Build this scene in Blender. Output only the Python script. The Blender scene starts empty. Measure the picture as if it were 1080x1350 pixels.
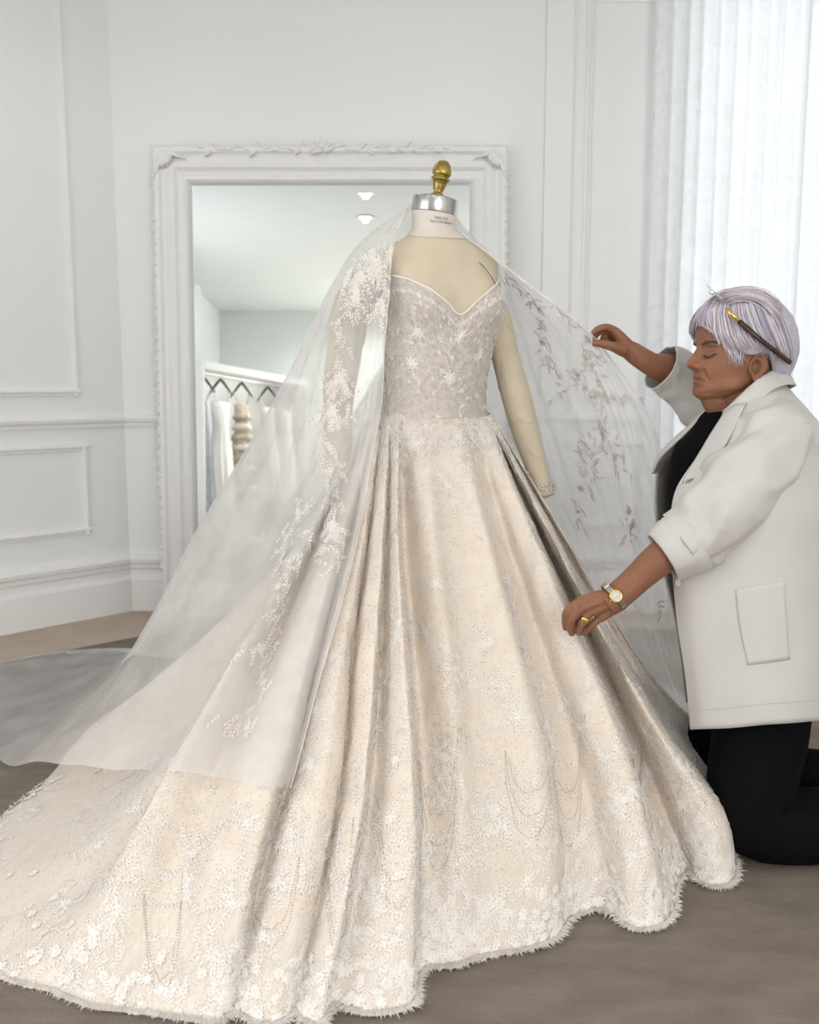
import bpy, bmesh, math, random
import numpy as np
from mathutils import Vector, Matrix
from mathutils.bvhtree import BVHTree
random.seed(7); rng = np.random.default_rng(7)
SC = bpy.context.scene
COL = SC.collection
PI = math.pi
# ------------------------------------------------------------------ camera
FPX, CAMZ = 1250.0, 1.08
PITCH = math.atan(171 / 1250)
cam = bpy.data.cameras.new('camera'); camo = bpy.data.objects.new('camera', cam); COL.objects.link(camo)
cam.sensor_fit = 'VERTICAL'; cam.sensor_height = 36.0; cam.lens = FPX / 1350 * 36
camo.location = (0, 0, CAMZ); camo.rotation_euler = (PI / 2 - PITCH, 0, 0)
cam.dof.use_dof = True; cam.dof.focus_distance = 2.2; cam.dof.aperture_fstop = 4.5
cam.clip_start = 0.05
SC.camera = camo
# ------------------------------------------------------------------ light
SC.view_settings.view_transform = 'Standard'; SC.view_settings.look = 'None'
SC.view_settings.gamma = 1.0; SC.view_settings.use_curve_mapping = False
SC.view_settings.exposure = -0.20
SC.cycles.use_denoising = True
SC.cycles.max_bounces = 10; SC.cycles.diffuse_bounces = 5; SC.cycles.transparent_max_bounces = 24
SC.cycles.sample_clamp_indirect = 4.0
SC.cycles.caustics_reflective = False
w = bpy.data.worlds.new('daylight'); SC.world = w; w.use_nodes = True
w.node_tree.nodes['Background'].inputs['Color'].default_value = (0.90, 0.95, 1.0, 1)
w.node_tree.nodes['Background'].inputs['Strength'].default_value = 1.6
def area(name, loc, rot, sx, sy, power, col=(1, 1, 1)):
    l = bpy.data.lights.new(name, 'AREA'); l.shape = 'RECTANGLE'; l.size = sx; l.size_y = sy; l.energy = power; l.color = col
    o = bpy.data.objects.new(name, l); COL.objects.link(o); o.location = loc; o.rotation_euler = rot
    return o
# daylight entering the tall windows of the side wall and the curtained window of the end wall
area('daylight_side_window', (-2.81, 0.2, 1.46), (0, -PI / 2, 0), 1.98, 2.6, 60, (1, 0.985, 0.968))
area('rear_window_fill', (1.75, -4.78, 1.62), (PI / 2, 0, 0), 1.4, 2.2, 165, (1, 0.985, 0.968))  # frontal fill through an unseen rear window, added to brighten the scene
area('daylight_end_window', (1.83, 4.64, 1.6), (-PI / 2, 0, 0), 1.2, 2.6, 8.5, (0.96, 0.99, 1.0))

# ------------------------------------------------------------------ projection helpers (pixel of the photograph -> point in the room)
cT, sT = math.cos(PITCH), math.sin(PITCH)
def ray(px, py):
    dx = (px - 540) / FPX; dy = (675 - py) / FPX
    return np.array([dx, cT + dy * sT, -sT + dy * cT])
def at(px, py, D):
    r = ray(px, py); return np.array([0, 0, CAMZ]) + r * (D / r[1])
def onfloor(px, py, z=0.0):
    r = ray(px, py); return np.array([0, 0, CAMZ]) + r * ((z - CAMZ) / r[2])

# ------------------------------------------------------------------ generic helpers
def tag(o, label=None, cat=None, group=None, kind=None):
    if label: o['label'] = label
    if cat: o['category'] = cat
    if group: o['group'] = group
    if kind: o['kind'] = kind
    return o
def empty(name, loc, label=None, cat=None, group=None):
    o = bpy.data.objects.new(name, None); COL.objects.link(o); o.location = loc; o.empty_display_size = 0.05
    return tag(o, label, cat, group)
def link(name, me, mat=None, parent=None, smooth=False, label=None, cat=None, group=None, kind=None):
    o = bpy.data.objects.new(name, me); COL.objects.link(o)
    if mat is not None:
        me.materials.clear(); me.materials.append(mat)
    if parent is not None:
        o.parent = parent
        o.matrix_parent_inverse = Matrix.Translation(parent.location).inverted() if parent.parent is None else \
            (Matrix.Translation(parent.parent.location) @ parent.matrix_parent_inverse @ Matrix.Translation(parent.location)).inverted()
    if smooth:
        me.polygons.foreach_set('use_smooth', np.ones(len(me.polygons), bool))
    return tag(o, label, cat, group, kind)
def mesh(V, F, name='m'):
    me = bpy.data.meshes.new(name)
    me.from_pydata([tuple(map(float, v)) for v in V], [], [tuple(map(int, f)) for f in F]); me.update()
    return me
def fastmesh(V, F, name='m'):
    """numpy verts (n,3), faces (m,k) with constant k"""
    me = bpy.data.meshes.new(name); V = np.asarray(V, np.float32); F = np.asarray(F, np.int32)
    k = F.shape[1]
    me.vertices.add(len(V)); me.vertices.foreach_set('co', V.ravel())
    me.loops.add(F.size); me.loops.foreach_set('vertex_index', F.ravel())
    me.polygons.add(len(F)); me.polygons.foreach_set('loop_start', np.arange(0, F.size, k, dtype=np.int32))
    me.update(calc_edges=True); me.validate()
    return me
def bm_mesh(bm, name='m'):
    me = bpy.data.meshes.new(name); bm.to_mesh(me); bm.free(); return me
class MB:
    """collects boxes, tubes and lofts; build() links them as one mesh object"""
    def __init__(s): s.V = []; s.F = []; s.n = 0
    def add(s, V, F):
        s.V += [tuple(map(float, v)) for v in V]; s.F += [tuple(int(i) + s.n for i in f) for f in F]; s.n += len(V); return s
    def box(s, c, d, R=None):
        hx, hy, hz = d[0] / 2, d[1] / 2, d[2] / 2
        V = [np.array((x, y, z)) for x in (-hx, hx) for y in (-hy, hy) for z in (-hz, hz)]
        if R is not None: V = [R @ v for v in V]
        V = [v + np.array(c) for v in V]
        return s.add(V, [(0, 1, 3, 2), (4, 6, 7, 5), (0, 4, 5, 1), (2, 3, 7, 6), (0, 2, 6, 4), (1, 5, 7, 3)])
    def loft(s, loops, cap=True, closed=True):
        n = len(loops[0]); V = [v for l in loops for v in l]; F = []
        for i in range(len(loops) - 1):
            for j in range(n if closed else n - 1):
                k = (j + 1) % n
                F.append((i * n + j, i * n + k, (i + 1) * n + k, (i + 1) * n + j))
        if cap and closed:
            F.append(tuple(range(n - 1, -1, -1))); F.append(tuple((len(loops) - 1) * n + j for j in range(n)))
        return s.add(V, F)
    def tube(s, P, r, n=10, cap=True, flat=1.0):
        P = [np.array(p, float) for p in P]; r = [r] * len(P) if np.isscalar(r) else r
        loops = []; up = np.array([0.13, 0.31, 0.94])
        for i, p in enumerate(P):
            t = P[min(i + 1, len(P) - 1)] - P[max(i - 1, 0)]; t /= np.linalg.norm(t) + 1e-12
            a = np.cross(t, up)
            if np.linalg.norm(a) < 1e-3: a = np.cross(t, [1, 0, 0])
            a /= np.linalg.norm(a); b = np.cross(t, a); up = -np.cross(t, a) if False else b * -1 if np.dot(b, up) < 0 else b
            a = np.cross(t, up); a /= np.linalg.norm(a) + 1e-12
            loops.append([p + r[i] * (math.cos(q) * a + flat * math.sin(q) * up) for q in np.linspace(0, 2 * PI, n, endpoint=False)])
        return s.loft(loops, cap)
    def lathe(s, prof, M=None, n=32, c=(0, 0, 0)):
        loops = []
        for (r, z) in prof:
            l = [np.array((r * math.cos(q), r * math.sin(q), z)) for q in np.linspace(0, 2 * PI, n, endpoint=False)]
            if M is not None: l = [M @ v for v in l]
            loops.append([v + np.array(c) for v in l])
        return s.loft(loops, True)
    def mesh(s): return mesh(s.V, s.F)
    def build(s, name, mat, parent=None, smooth=False, bevel=0, **k):
        me = s.mesh()
        bm = bmesh.new(); bm.from_mesh(me); bmesh.ops.recalc_face_normals(bm, faces=bm.faces)
        if bevel: bmesh.ops.bevel(bm, geom=bm.edges[:] , offset=bevel, segments=2, affect='EDGES', profile=0.5)
        bm.to_mesh(me); bm.free()
        return link(name, me, mat, parent, smooth, **k)
def rotm(axis, ang): return np.array(Matrix.Rotation(ang, 3, axis))
def crv(P, n, alpha=0.5):
    """centripetal Catmull-Rom through control points P (k,d) -> n points, evenly by chord"""
    P = np.asarray(P, float)
    Q = np.vstack([2 * P[0] - P[1], P, 2 * P[-1] - P[-2]])
    out = []
    d = np.linalg.norm(np.diff(P, axis=0), axis=1); cum = np.concatenate([[0], np.cumsum(d)]); cum /= cum[-1]
    for s in np.linspace(0, 1, n):
        i = min(np.searchsorted(cum, s, side='right') - 1, len(P) - 2); i = max(i, 0)
        u = (s - cum[i]) / (cum[i + 1] - cum[i] + 1e-12)
        out.append(seg(Q[i], Q[i + 1], Q[i + 2], Q[i + 3], u, alpha))
    return np.array(out)
def seg(p0, p1, p2, p3, u, alpha=0.5):
    def dd(a, b): return max(np.linalg.norm(b - a), 1e-6) ** alpha
    t0 = 0; t1 = t0 + dd(p0, p1); t2 = t1 + dd(p1, p2); t3 = t2 + dd(p2, p3); t = t1 + u * (t2 - t1)
    A1 = (t1 - t) / (t1 - t0) * p0 + (t - t0) / (t1 - t0) * p1
    A2 = (t2 - t) / (t2 - t1) * p1 + (t - t1) / (t2 - t1) * p2
    A3 = (t3 - t) / (t3 - t2) * p2 + (t - t2) / (t3 - t2) * p3
    B1 = (t2 - t) / (t2 - t0) * A1 + (t - t0) / (t2 - t0) * A2
    B2 = (t3 - t) / (t3 - t1) * A2 + (t - t1) / (t3 - t1) * A3
    return (t2 - t) / (t2 - t1) * B1 + (t - t1) / (t2 - t1) * B2
def across(C, nseg, closed=False):
    """C (ncol,nrow,3) -> smooth grid; nseg samples per column interval; returns (M,nrow,3)"""
    n = len(C); res = []
    for k in range(n if closed else n - 1):
        if closed: i0, i1, i2, i3 = (k - 1) % n, k, (k + 1) % n, (k + 2) % n
        else: i0, i1, i2, i3 = max(k - 1, 0), k, k + 1, min(k + 2, n - 1)
        p0, p1, p2, p3 = C[i0], C[i1], C[i2], C[i3]
        if not closed and k == 0: p0 = 2 * p1 - p2
        if not closed and k == n - 2: p3 = 2 * p2 - p1
        m = nseg[k] if not np.isscalar(nseg) else nseg
        d = lambda a, b: np.maximum(np.linalg.norm(b - a, axis=1, keepdims=True), 1e-5) ** 0.5
        t1 = d(p0, p1); t2 = t1 + d(p1, p2); t3 = t2 + d(p2, p3)
        for j in range(m):
            t = t1 + (j / m) * (t2 - t1)
            A1 = (t1 - t) / t1 * p0 + t / t1 * p1
            A2 = (t2 - t) / (t2 - t1) * p1 + (t - t1) / (t2 - t1) * p2
            A3 = (t3 - t) / (t3 - t2) * p2 + (t - t2) / (t3 - t2) * p3
            B1 = (t2 - t) / t2 * A1 + t / t2 * A2
            B2 = (t3 - t) / (t3 - t1) * A2 + (t - t1) / (t3 - t1) * A3
            res.append((t2 - t) / (t2 - t1) * B1 + (t - t1) / (t2 - t1) * B2)
    if not closed: res.append(C[-1])
    return np.array(res)
def gridmesh(G, closed=False, name='m'):
    m, n = G.shape[:2]; F = []
    i = np.arange(m if closed else m - 1)[:, None]; j = np.arange(n - 1)[None, :]; i2 = (i + 1) % m
    F = np.stack([i * n + j, i * n + j + 1, i2 * n + j + 1, i2 * n + j], -1).reshape(-1, 4)
    return fastmesh(G.reshape(-1, 3), F, name)
def gnormals(G, closed=False):
    if closed: du = np.roll(G, -1, 0) - np.roll(G, 1, 0)
    else: du = np.gradient(G, axis=0)
    dv = np.gradient(G, axis=1); nn = np.cross(du, dv); nn /= np.linalg.norm(nn, axis=2, keepdims=True) + 1e-12
    return nn
def vnoise(P, scale, seed=0):
    """cheap smooth 3D noise from a few sines, vectorised"""
    r = np.random.default_rng(seed); out = 0
    for k in range(7):
        d = r.normal(size=3); d /= np.linalg.norm(d); f = scale * (0.6 + 1.1 * r.random())
        out = out + np.sin(P @ d * f * 2 * PI + r.random() * 7) / 7
    return out
# ------------------------------------------------------------------ materials
MATS = {}
def mat(name, col, rough=0.6, var=0.0, vscale=8, bump=0.0, bscale=60, metal=0.0, sheen=0.0, spec=0.4, sss=0.0, sscol=None, emit=None, detail=4, stretch=None, col2=None):
    if name in MATS: return MATS[name]
    m = bpy.data.materials.new(name); m.use_nodes = True; nt = m.node_tree; b = nt.nodes['Principled BSDF']
    N = lambda t: nt.nodes.new(t)
    b.inputs['Base Color'].default_value = (*col, 1); b.inputs['Roughness'].default_value = rough
    b.inputs['Metallic'].default_value = metal; b.inputs['Specular IOR Level'].default_value = spec
    if sheen: b.inputs['Sheen Weight'].default_value = sheen; b.inputs['Sheen Roughness'].default_value = 0.4
    if sss:
        b.inputs['Subsurface Weight'].default_value = sss; b.inputs['Subsurface Radius'].default_value = sscol or (0.02, 0.008, 0.004)
        b.inputs['Subsurface Scale'].default_value = 0.5
    if emit: b.inputs['Emission Color'].default_value = (*emit[0], 1); b.inputs['Emission Strength'].default_value = emit[1]
    tc = N('ShaderNodeTexCoord'); src = tc.outputs['Object']
    if stretch:
        mp = N('ShaderNodeMapping'); mp.inputs['Scale'].default_value = stretch; nt.links.new(src, mp.inputs['Vector']); src = mp.outputs['Vector']
    if var:
        n = N('ShaderNodeTexNoise'); n.inputs['Scale'].default_value = vscale; n.inputs['Detail'].default_value = detail
        nt.links.new(src, n.inputs['Vector'])
        cr = N('ShaderNodeValToRGB'); c2 = col2 or tuple(max(0, c * (1 - var)) for c in col)
        cr.color_ramp.elements[0].position = 0.35; cr.color_ramp.elements[0].color = (*c2, 1)
        cr.color_ramp.elements[1].position = 0.65; cr.color_ramp.elements[1].color = (*col, 1)
        nt.links.new(n.outputs['Fac'], cr.inputs['Fac']); nt.links.new(cr.outputs['Color'], b.inputs['Base Color'])
    if bump:
        n2 = N('ShaderNodeTexNoise'); n2.inputs['Scale'].default_value = bscale; n2.inputs['Detail'].default_value = 5
        nt.links.new(src, n2.inputs['Vector'])
        bp = N('ShaderNodeBump'); bp.inputs['Strength'].default_value = bump; bp.inputs['Distance'].default_value = 0.01
        nt.links.new(n2.outputs['Fac'], bp.inputs['Height']); nt.links.new(bp.outputs['Normal'], b.inputs['Normal'])
    MATS[name] = m; return m
def tulle_mat(name, col, opac, trans=0.45, fine=0.0):
    m = bpy.data.materials.new(name); m.use_nodes = True; nt = m.node_tree; nt.nodes.clear(); N = nt.nodes.new; L = nt.links.new
    out = N('ShaderNodeOutputMaterial'); mix = N('ShaderNodeMixShader'); tr = N('ShaderNodeBsdfTransparent')
    d = N('ShaderNodeBsdfDiffuse'); t = N('ShaderNodeBsdfTranslucent'); m2 = N('ShaderNodeMixShader')
    d.inputs['Color'].default_value = (*col, 1); t.inputs['Color'].default_value = (*col, 1)
    m2.inputs[0].default_value = trans; L(d.outputs[0], m2.inputs[1]); L(t.outputs[0], m2.inputs[2])
    L(tr.outputs[0], mix.inputs[1]); L(m2.outputs[0], mix.inputs[2])
    tc = N('ShaderNodeTexCoord'); n = N('ShaderNodeTexNoise'); n.inputs['Scale'].default_value = 9; n.inputs['Detail'].default_value = 3
    L(tc.outputs['Object'], n.inputs['Vector'])
    mr = N('ShaderNodeMapRange'); mr.inputs['From Min'].default_value = 0.3; mr.inputs['From Max'].default_value = 0.7
    mr.inputs['To Min'].default_value = opac * 0.85; mr.inputs['To Max'].default_value = opac * 1.15
    L(n.outputs['Fac'], mr.inputs['Value']); L(mr.outputs[0], mix.inputs[0])
    L(mix.outputs[0], out.inputs['Surface']); MATS[name] = m; return m
M_wall = mat('wall_paint', (0.88, 0.89, 0.895), 0.55, var=0.02, vscale=1.5, bump=0.02, bscale=180)
M_trim = mat('trim_paint', (0.88, 0.885, 0.89), 0.4, var=0.02, vscale=3)
M_teal = mat('rear_wall_paint', (0.83, 0.88, 0.88), 0.6, var=0.02, vscale=1.5)
M_ceil = mat('ceiling_paint', (0.80, 0.84, 0.845), 0.7, var=0.02, vscale=2)
M_floor = mat('tan_carpet', (0.62, 0.515, 0.425), 0.95, var=0.12, vscale=5, bump=0.6, bscale=260, spec=0.1)
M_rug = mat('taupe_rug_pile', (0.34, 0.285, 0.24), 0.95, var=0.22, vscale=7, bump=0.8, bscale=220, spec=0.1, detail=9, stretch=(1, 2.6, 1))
M_glass = mat('mirror_silver', (0.90, 0.955, 0.95), 0.01, metal=1.0)
# ================================================================== THE ROOM
CEIL = 3.0
XR = 2.6
def struct(mb, name, m, **k):
    return mb.build(name, m, kind='structure', **k)
struct(MB().box((0.0, 0.05, -0.05), (5.6, 9.8, 0.1)), 'floor', M_floor)
struct(MB().box((0.0, 0.05, CEIL + 0.05), (5.6, 9.8, 0.1)), 'ceiling', M_ceil)
# end wall with the tall curtained window
WX0, WX1, WZ0, WZ1 = 1.22, 2.44, 0.25, 2.9
YB = 4.44
wb = MB().box(((-1.334 + WX0) / 2 - 0.05, YB + 0.1, 1.5), (WX0 + 1.334 + 0.1, 0.2, 3.0))
wb.box(((WX1 + XR) / 2, YB + 0.1, 1.5), (XR - WX1, 0.2, 3.0))
wb.box(((WX0 + WX1) / 2, YB + 0.1, WZ0 / 2), (WX1 - WX0, 0.2, WZ0)); wb.box(((WX0 + WX1) / 2, YB + 0.1, (WZ1 + 3) / 2), (WX1 - WX0, 0.2, 3 - WZ1))
wall_back = struct(wb, 'wall_back', M_wall)
# splayed wall at the left of the mirror
A = np.array([-1.334, 4.436]); Bp = np.array([-1.587, 4.177]); dv = (Bp - A) / np.linalg.norm(Bp - A)
LEN = 1.86; Eend = A + dv * LEN
nrm = np.array([-dv[1], dv[0]]);  nrm = nrm if nrm[1] < 0 else -nrm      # into the room
ang = math.atan2(dv[1], dv[0]); Rs = rotm('Z', ang)
def splay_box(mb, s0, s1, z0, z1, d0, d1):
    c = A + dv * (s0 + s1) / 2 + nrm * (d0 + d1) / 2
    return mb.box((c[0], c[1], (z0 + z1) / 2), (s1 - s0, abs(d1 - d0), z1 - z0), Rs)
struct(splay_box(MB(), -0.1, LEN + 0.1, 0, 3, -0.2, 0), 'wall_splayed', M_wall)
XL = Eend[0]
# side wall with two tall windows (openings y0..y1)
openings = [(-1.1, 1.5)]
wl = MB(); ys = -4.6
for (y0, y1) in openings:
    wl.box((XL - 0.1, (ys + y0) / 2, 1.5), (0.2, y0 - ys, 3)); ys = y1
    wl.box((XL - 0.1, (y0 + y1) / 2, 0.235), (0.2, y1 - y0, 0.47)); wl.box((XL - 0.1, (y0 + y1) / 2, 2.725), (0.2, y1 - y0, 0.55))
wl.box((XL - 0.1, (ys + Eend[1]) / 2, 1.5), (0.2, Eend[1] - ys, 3))
struct(wl, 'wall_left', M_wall)
struct(MB().box((XR + 0.1, 0, 1.5), (0.2, 9.4, 3)), 'wall_right', M_wall)
wr = MB(); RX0, RX1 = 1.05, 2.45
wr.box(((RX0 - 2.8) / 2, -4.7, 1.5), (RX0 + 2.8, 0.2, 3)); wr.box(((RX1 + 2.8) / 2, -4.7, 1.5), (2.8 - RX1, 0.2, 3))
wr.box(((RX0 + RX1) / 2, -4.7, 0.235), (RX1 - RX0, 0.2, 0.47)); wr.box(((RX0 + RX1) / 2, -4.7, 2.885), (RX1 - RX0, 0.2, 0.23))
struct(wr, 'wall_rear', M_teal)
M_frame = mat('window_frame_paint', (0.85, 0.85, 0.85), 0.4, var=0.02)
M_pane = bpy.data.materials.new('window_pane_glass'); M_pane.use_nodes = True
nt = M_pane.node_tree; nt.nodes.clear(); o_ = nt.nodes.new('ShaderNodeOutputMaterial'); mx_ = nt.nodes.new('ShaderNodeMixShader'); t_ = nt.nodes.new('ShaderNodeBsdfTransparent'); g_ = nt.nodes.new('ShaderNodeBsdfGlossy')
g_.inputs['Roughness'].default_value = 0.02; t_.inputs['Color'].default_value = (0.97, 0.97, 0.97, 1); mx_.inputs[0].default_value = 0.05
nt.links.new(t_.outputs[0], mx_.inputs[1]); nt.links.new(g_.outputs[0], mx_.inputs[2]); nt.links.new(mx_.outputs[0], o_.inputs['Surface'])
def window(name, axis, c0, c1, z0, z1, pos, nv, nh):
    f = MB(); t = 0.05
    def bx(a0, a1, zz0, zz1, th=0.05):
        if axis == 'x': f.box(((a0 + a1) / 2, pos, (zz0 + zz1) / 2), (a1 - a0, th, zz1 - zz0))
        else: f.box((pos, (a0 + a1) / 2, (zz0 + zz1) / 2), (th, a1 - a0, zz1 - zz0))
    bx(c0, c0 + t, z0, z1); bx(c1 - t, c1, z0, z1); bx(c0 + t, c1 - t, z0, z0 + t); bx(c0 + t, c1 - t, z1 - t, z1)
    wdw = f.build(name, M_frame, kind='structure')
    for i in range(1, nv):
        m = MB(); x = c0 + (c1 - c0) * i / nv; f = m; bx(x - .02, x + .02, z0 + t, z1 - t, .04); m.build('mullion', M_frame, wdw)
    for i in range(1, nh):
        m = MB(); z = z0 + (z1 - z0) * i / nh; f = m; bx(c0 + t, c1 - t, z - .012, z + .012, .02); m.build('glazing_bar', M_frame, wdw)
    p = MB(); f = p; bx(c0 + t, c1 - t, z0 + t, z1 - t, 0.006); p.build('pane', M_pane, wdw)
    return wdw
window('window_1', 'x', WX0, WX1, WZ0, WZ1, YB + 0.14, 2, 3)
window('window_2', 'y', -1.1, 1.5, 0.47, 2.45, XL - 0.14, 3, 3)
window('rear_fill_window', 'x', RX0, RX1, 0.47, 2.77, -4.74, 2, 3)  # unseen rear window, added as an opening for the frontal fill
# ---- mouldings: profile swept along a straight wall run
def moulding(name, p0, p1, nr, prof, z):
    """prof: list of (out, up); p0,p1 2D; nr 2D normal into the room"""
    mb = MB(); loops = []
    for p in (p0, p1):
        loops.append([np.array((p[0] + nr[0] * o, p[1] + nr[1] * o, z + u)) for (o, u) in prof])
    mb.loft(loops, True); return mb
rail = [(-0.004, -0.03), (0.012, -0.028), (0.014, -0.012), (0.026, -0.004), (0.030, 0.010), (0.022, 0.020), (0.012, 0.026), (0.010, 0.034), (-0.004, 0.036)]
cap = [(-0.004, -0.045), (0.016, -0.042), (0.018, -0.02), (0.030, -0.012), (0.034, 0.006), (0.026, 0.018), (0.012, 0.026), (0.008, 0.04), (-0.004, 0.042)]
base = [(-0.004, 0.0), (0.024, 0.0), (0.024, 0.15), (0.020, 0.162), (0.010, 0.168), (0.008, 0.20), (-0.004, 0.20)]
pm = [(-0.003, -0.016), (0.010, -0.015), (0.012, -0.004), (0.020, 0.002), (0.018, 0.010), (0.008, 0.014), (-0.003, 0.016)]
nb = np.array([0.0, -1.0]); pB0 = np.array([-1.334, YB]); pB1 = np.array([1.20, YB])
sA = A + nrm * 0; sE = Eend
for nm, prof, z in (('trim_1', rail, 0.905), ('trim_2', cap, 0.245)):
    mb = moulding('', pB0, pB1, nb, prof, z); mb2 = moulding('', sA, sE, nrm, prof, z)
    mb.build(nm, M_trim, kind='structure'); mb2.build(nm + '0', M_trim, kind='structure')
moulding('', pB0, pB1, nb, base, 0).build('baseboard_back', M_trim, kind='structure')
moulding('', sA, sE, nrm, base, 0).build('baseboard_splayed', M_trim, kind='structure')
def wallpanel(name, o, d, nr, s0, s1, z0, z1):
    """rectangular picture-frame moulding on a wall (a piece of trim)"""
    mb = MB(); w2 = 0.016
    def P(s): return o + d * s
    for (a, b, z) in ((s0, s1, z0), (s0, s1, z1)):
        mb.loft([[np.array((*(P(s) + nr * q), z + u)) for (q, u) in pm] for s in (a - w2, b + w2)], True)
    for s in (s0, s1):
        mb.loft([[np.array((*(P(s + u) + nr * q), z)) for (q, u) in pm] for z in (z0 - w2, z1 + w2)], True)
    return mb.build(name, M_trim, kind='structure')
# distance along the splayed wall of a pixel column
def splay_s(px):
    k = (px - 540) / FPX * 1.0
    best = min(np.linspace(0, 1.8, 900), key=lambda s: abs((A + dv * s)[0] / (A + dv * s)[1] - k)); return best
sp = splay_s(104); wallpanel('trim_3', A, dv, nrm, sp, LEN - 0.15, 1.035, 2.75)
wallpanel('trim_4', A, dv, nrm, splay_s(111), LEN - 0.15, 0.41, 0.79)
d0 = np.array([1.0, 0.0]); o0 = np.array([0.0, YB])
wallpanel('trim_5', o0, d0, nb, 0.80, 1.16, 1.01, 2.75)
wallpanel('trim_6', o0, d0, nb, 0.80, 1.16, 0.41, 0.79)
# shallow pilaster between mirror and panel
MB().box((0.665, YB - 0.008, 1.5), (0.12, 0.03, 3.0)).build('trim_7', M_wall, kind='structure')
# ---- recessed ceiling lights (a pair seen in the mirror; wall and rear ones added to brighten the walls)
M_lens = mat('downlight_lens', (1, 1, 1), 0.5, emit=((1, 0.99, 0.97), 14))
M_ring = mat('downlight_ring', (0.85, 0.85, 0.85), 0.4)
spots = [(-0.36, 0.78, 'upper one of two seen in the mirror', 22), (-0.394, 0.066, 'lower one of two seen in the mirror', 22), (1.2, 0.95, 'above the space before the gown', 22), (1.2, -0.9, 'at the right of the middle of the room', 22), (-1.15, 3.25, 'added to brighten the wall at the left of the mirror', 20), (0.25, 3.45, 'added to brighten the wall above the mirror', 8), (1.35, 3.4, 'added to brighten the wall beside the curtains', 4), (0.12, -1.5, 'added over the middle of the room to brighten the rear', 45), (-0.5, -3.85, 'added to brighten the rear wall', 230), (0.55, -3.85, 'added beside the rear window to brighten the rear wall', 160)]
for i, (x, y, lb, pw) in enumerate(spots):
    e = empty('ceiling_downlight', (x, y, CEIL), 'round white recessed ceiling light, ' + lb, 'light', 'recessed ceiling lights')
    MB().lathe([(0.055, -0.002), (0.062, -0.012), (0.085, -0.010), (0.090, -0.001), (0.055, -0.001)], n=28, c=(x, y, CEIL)).build('trim_ring', M_ring, e, True)
    MB().lathe([(0.001, -0.004), (0.054, -0.004), (0.054, -0.001), (0.001, -0.001)], n=28, c=(x, y, CEIL)).build('lens', M_lens, e)
    l = bpy.data.lights.new('downlight', 'SPOT'); l.energy = pw; l.spot_size = 2.7; l.spot_blend = 1.0; l.shadow_soft_size = 0.03; l.color = (1, 0.96, 0.91)
    lo = bpy.data.objects.new('downlight', l); COL.objects.link(lo); lo.location = (x, y, CEIL - 0.02)
# ---- rug
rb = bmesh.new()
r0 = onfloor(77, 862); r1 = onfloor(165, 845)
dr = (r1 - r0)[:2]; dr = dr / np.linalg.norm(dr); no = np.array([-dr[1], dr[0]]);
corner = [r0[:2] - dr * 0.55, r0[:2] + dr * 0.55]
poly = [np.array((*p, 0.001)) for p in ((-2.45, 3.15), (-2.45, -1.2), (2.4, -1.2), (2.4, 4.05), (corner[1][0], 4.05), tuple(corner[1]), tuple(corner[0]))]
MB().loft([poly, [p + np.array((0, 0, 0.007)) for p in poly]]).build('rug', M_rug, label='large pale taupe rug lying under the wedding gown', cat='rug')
# ---- sheer curtains in front of the end window
M_sheer = tulle_mat('sheer_curtain_cloth', (0.93, 0.94, 0.945), 0.95, 0.5)
M_sheer2 = M_sheer
M_metal = mat('curtain_rod_metal', (0.75, 0.75, 0.76), 0.3, metal=1.0)
cr_ = empty('curtain_rod', (1.8, YB - 0.1, 2.94), 'white curtain rod above the tall end window', 'curtain rod')
MB().tube([(1.0, YB - 0.1, 2.94), (2.58, YB - 0.1, 2.94)], 0.014).build('rod', M_frame, cr_, True)
for x in (1.04, 2.52): MB().box((x, YB - 0.05, 2.95), (0.03, 0.1, 0.04)).build('bracket', M_frame, cr_)
def curtain(x0, x1, y, seed, label):
    n, m = 220, 40; r = np.random.default_rng(seed); ph = np.cumsum(0.55 + 0.9 * r.random(n)) * 0.27
    G = np.zeros((n, m, 3))
    for j in range(m):
        v = j / (m - 1); amp = 0.016 + 0.012 * v
        x = np.linspace(x0, x1, n)
        G[:, j, 0] = x + 0.012 * np.cos(ph) * v; G[:, j, 1] = y + amp * np.sin(ph) + 0.012 * np.sin(ph * 0.37 + 3 * v); G[:, j, 2] = 2.925 - v * 2.91
    o = link('sheer_curtain', gridmesh(G), M_sheer, None, True, label=label, cat='curtain', group='sheer curtains of the end window')
    return o
curtain(1.06, 1.72, YB - 0.11, 3, 'white sheer curtain nearer the mirror, gathered in narrow folds')
curtain(1.735, 2.56, YB - 0.11, 5, 'white sheer curtain farther from the mirror, behind the kneeling woman')

# ================================================================== MIRROR (leaning)
LEAN = math.radians(3.0)
M_mframe = mat('mirror_frame_paint', (0.83, 0.83, 0.83), 0.42, var=0.03, vscale=14, bump=0.05, bscale=90)
mx0, mx1, mz1 = -1.135, 0.435, 2.115
ybase = 4.40 - mz1 * math.tan(LEAN)
def lean(p):     # p: (x, out, up) with out = distance toward the room from the frame back
    x, o, u = p
    return np.array((x, ybase + u * math.sin(LEAN) - o * math.cos(LEAN), u * math.cos(LEAN) + o * math.sin(LEAN)))
mir = empty('standing_mirror', (-0.35, ybase - 0.03, 0.0), 'tall mirror in a wide carved white frame, leaning against the wall', 'mirror')
fw = 0.178
prof = [(0.0, 0.0), (0.0, 0.05), (0.012, 0.062), (0.03, 0.062), (0.042, 0.050), (0.055, 0.046), (0.075, 0.052), (0.095, 0.050), (0.110, 0.038), (0.130, 0.034), (0.146, 0.040), (0.156, 0.032), (0.166, 0.018), (fw, 0.012), (fw, 0.0)]   # (in from outer edge, out)
xa, xb, za, zb = mx0, mx1, 0.0, mz1
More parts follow.
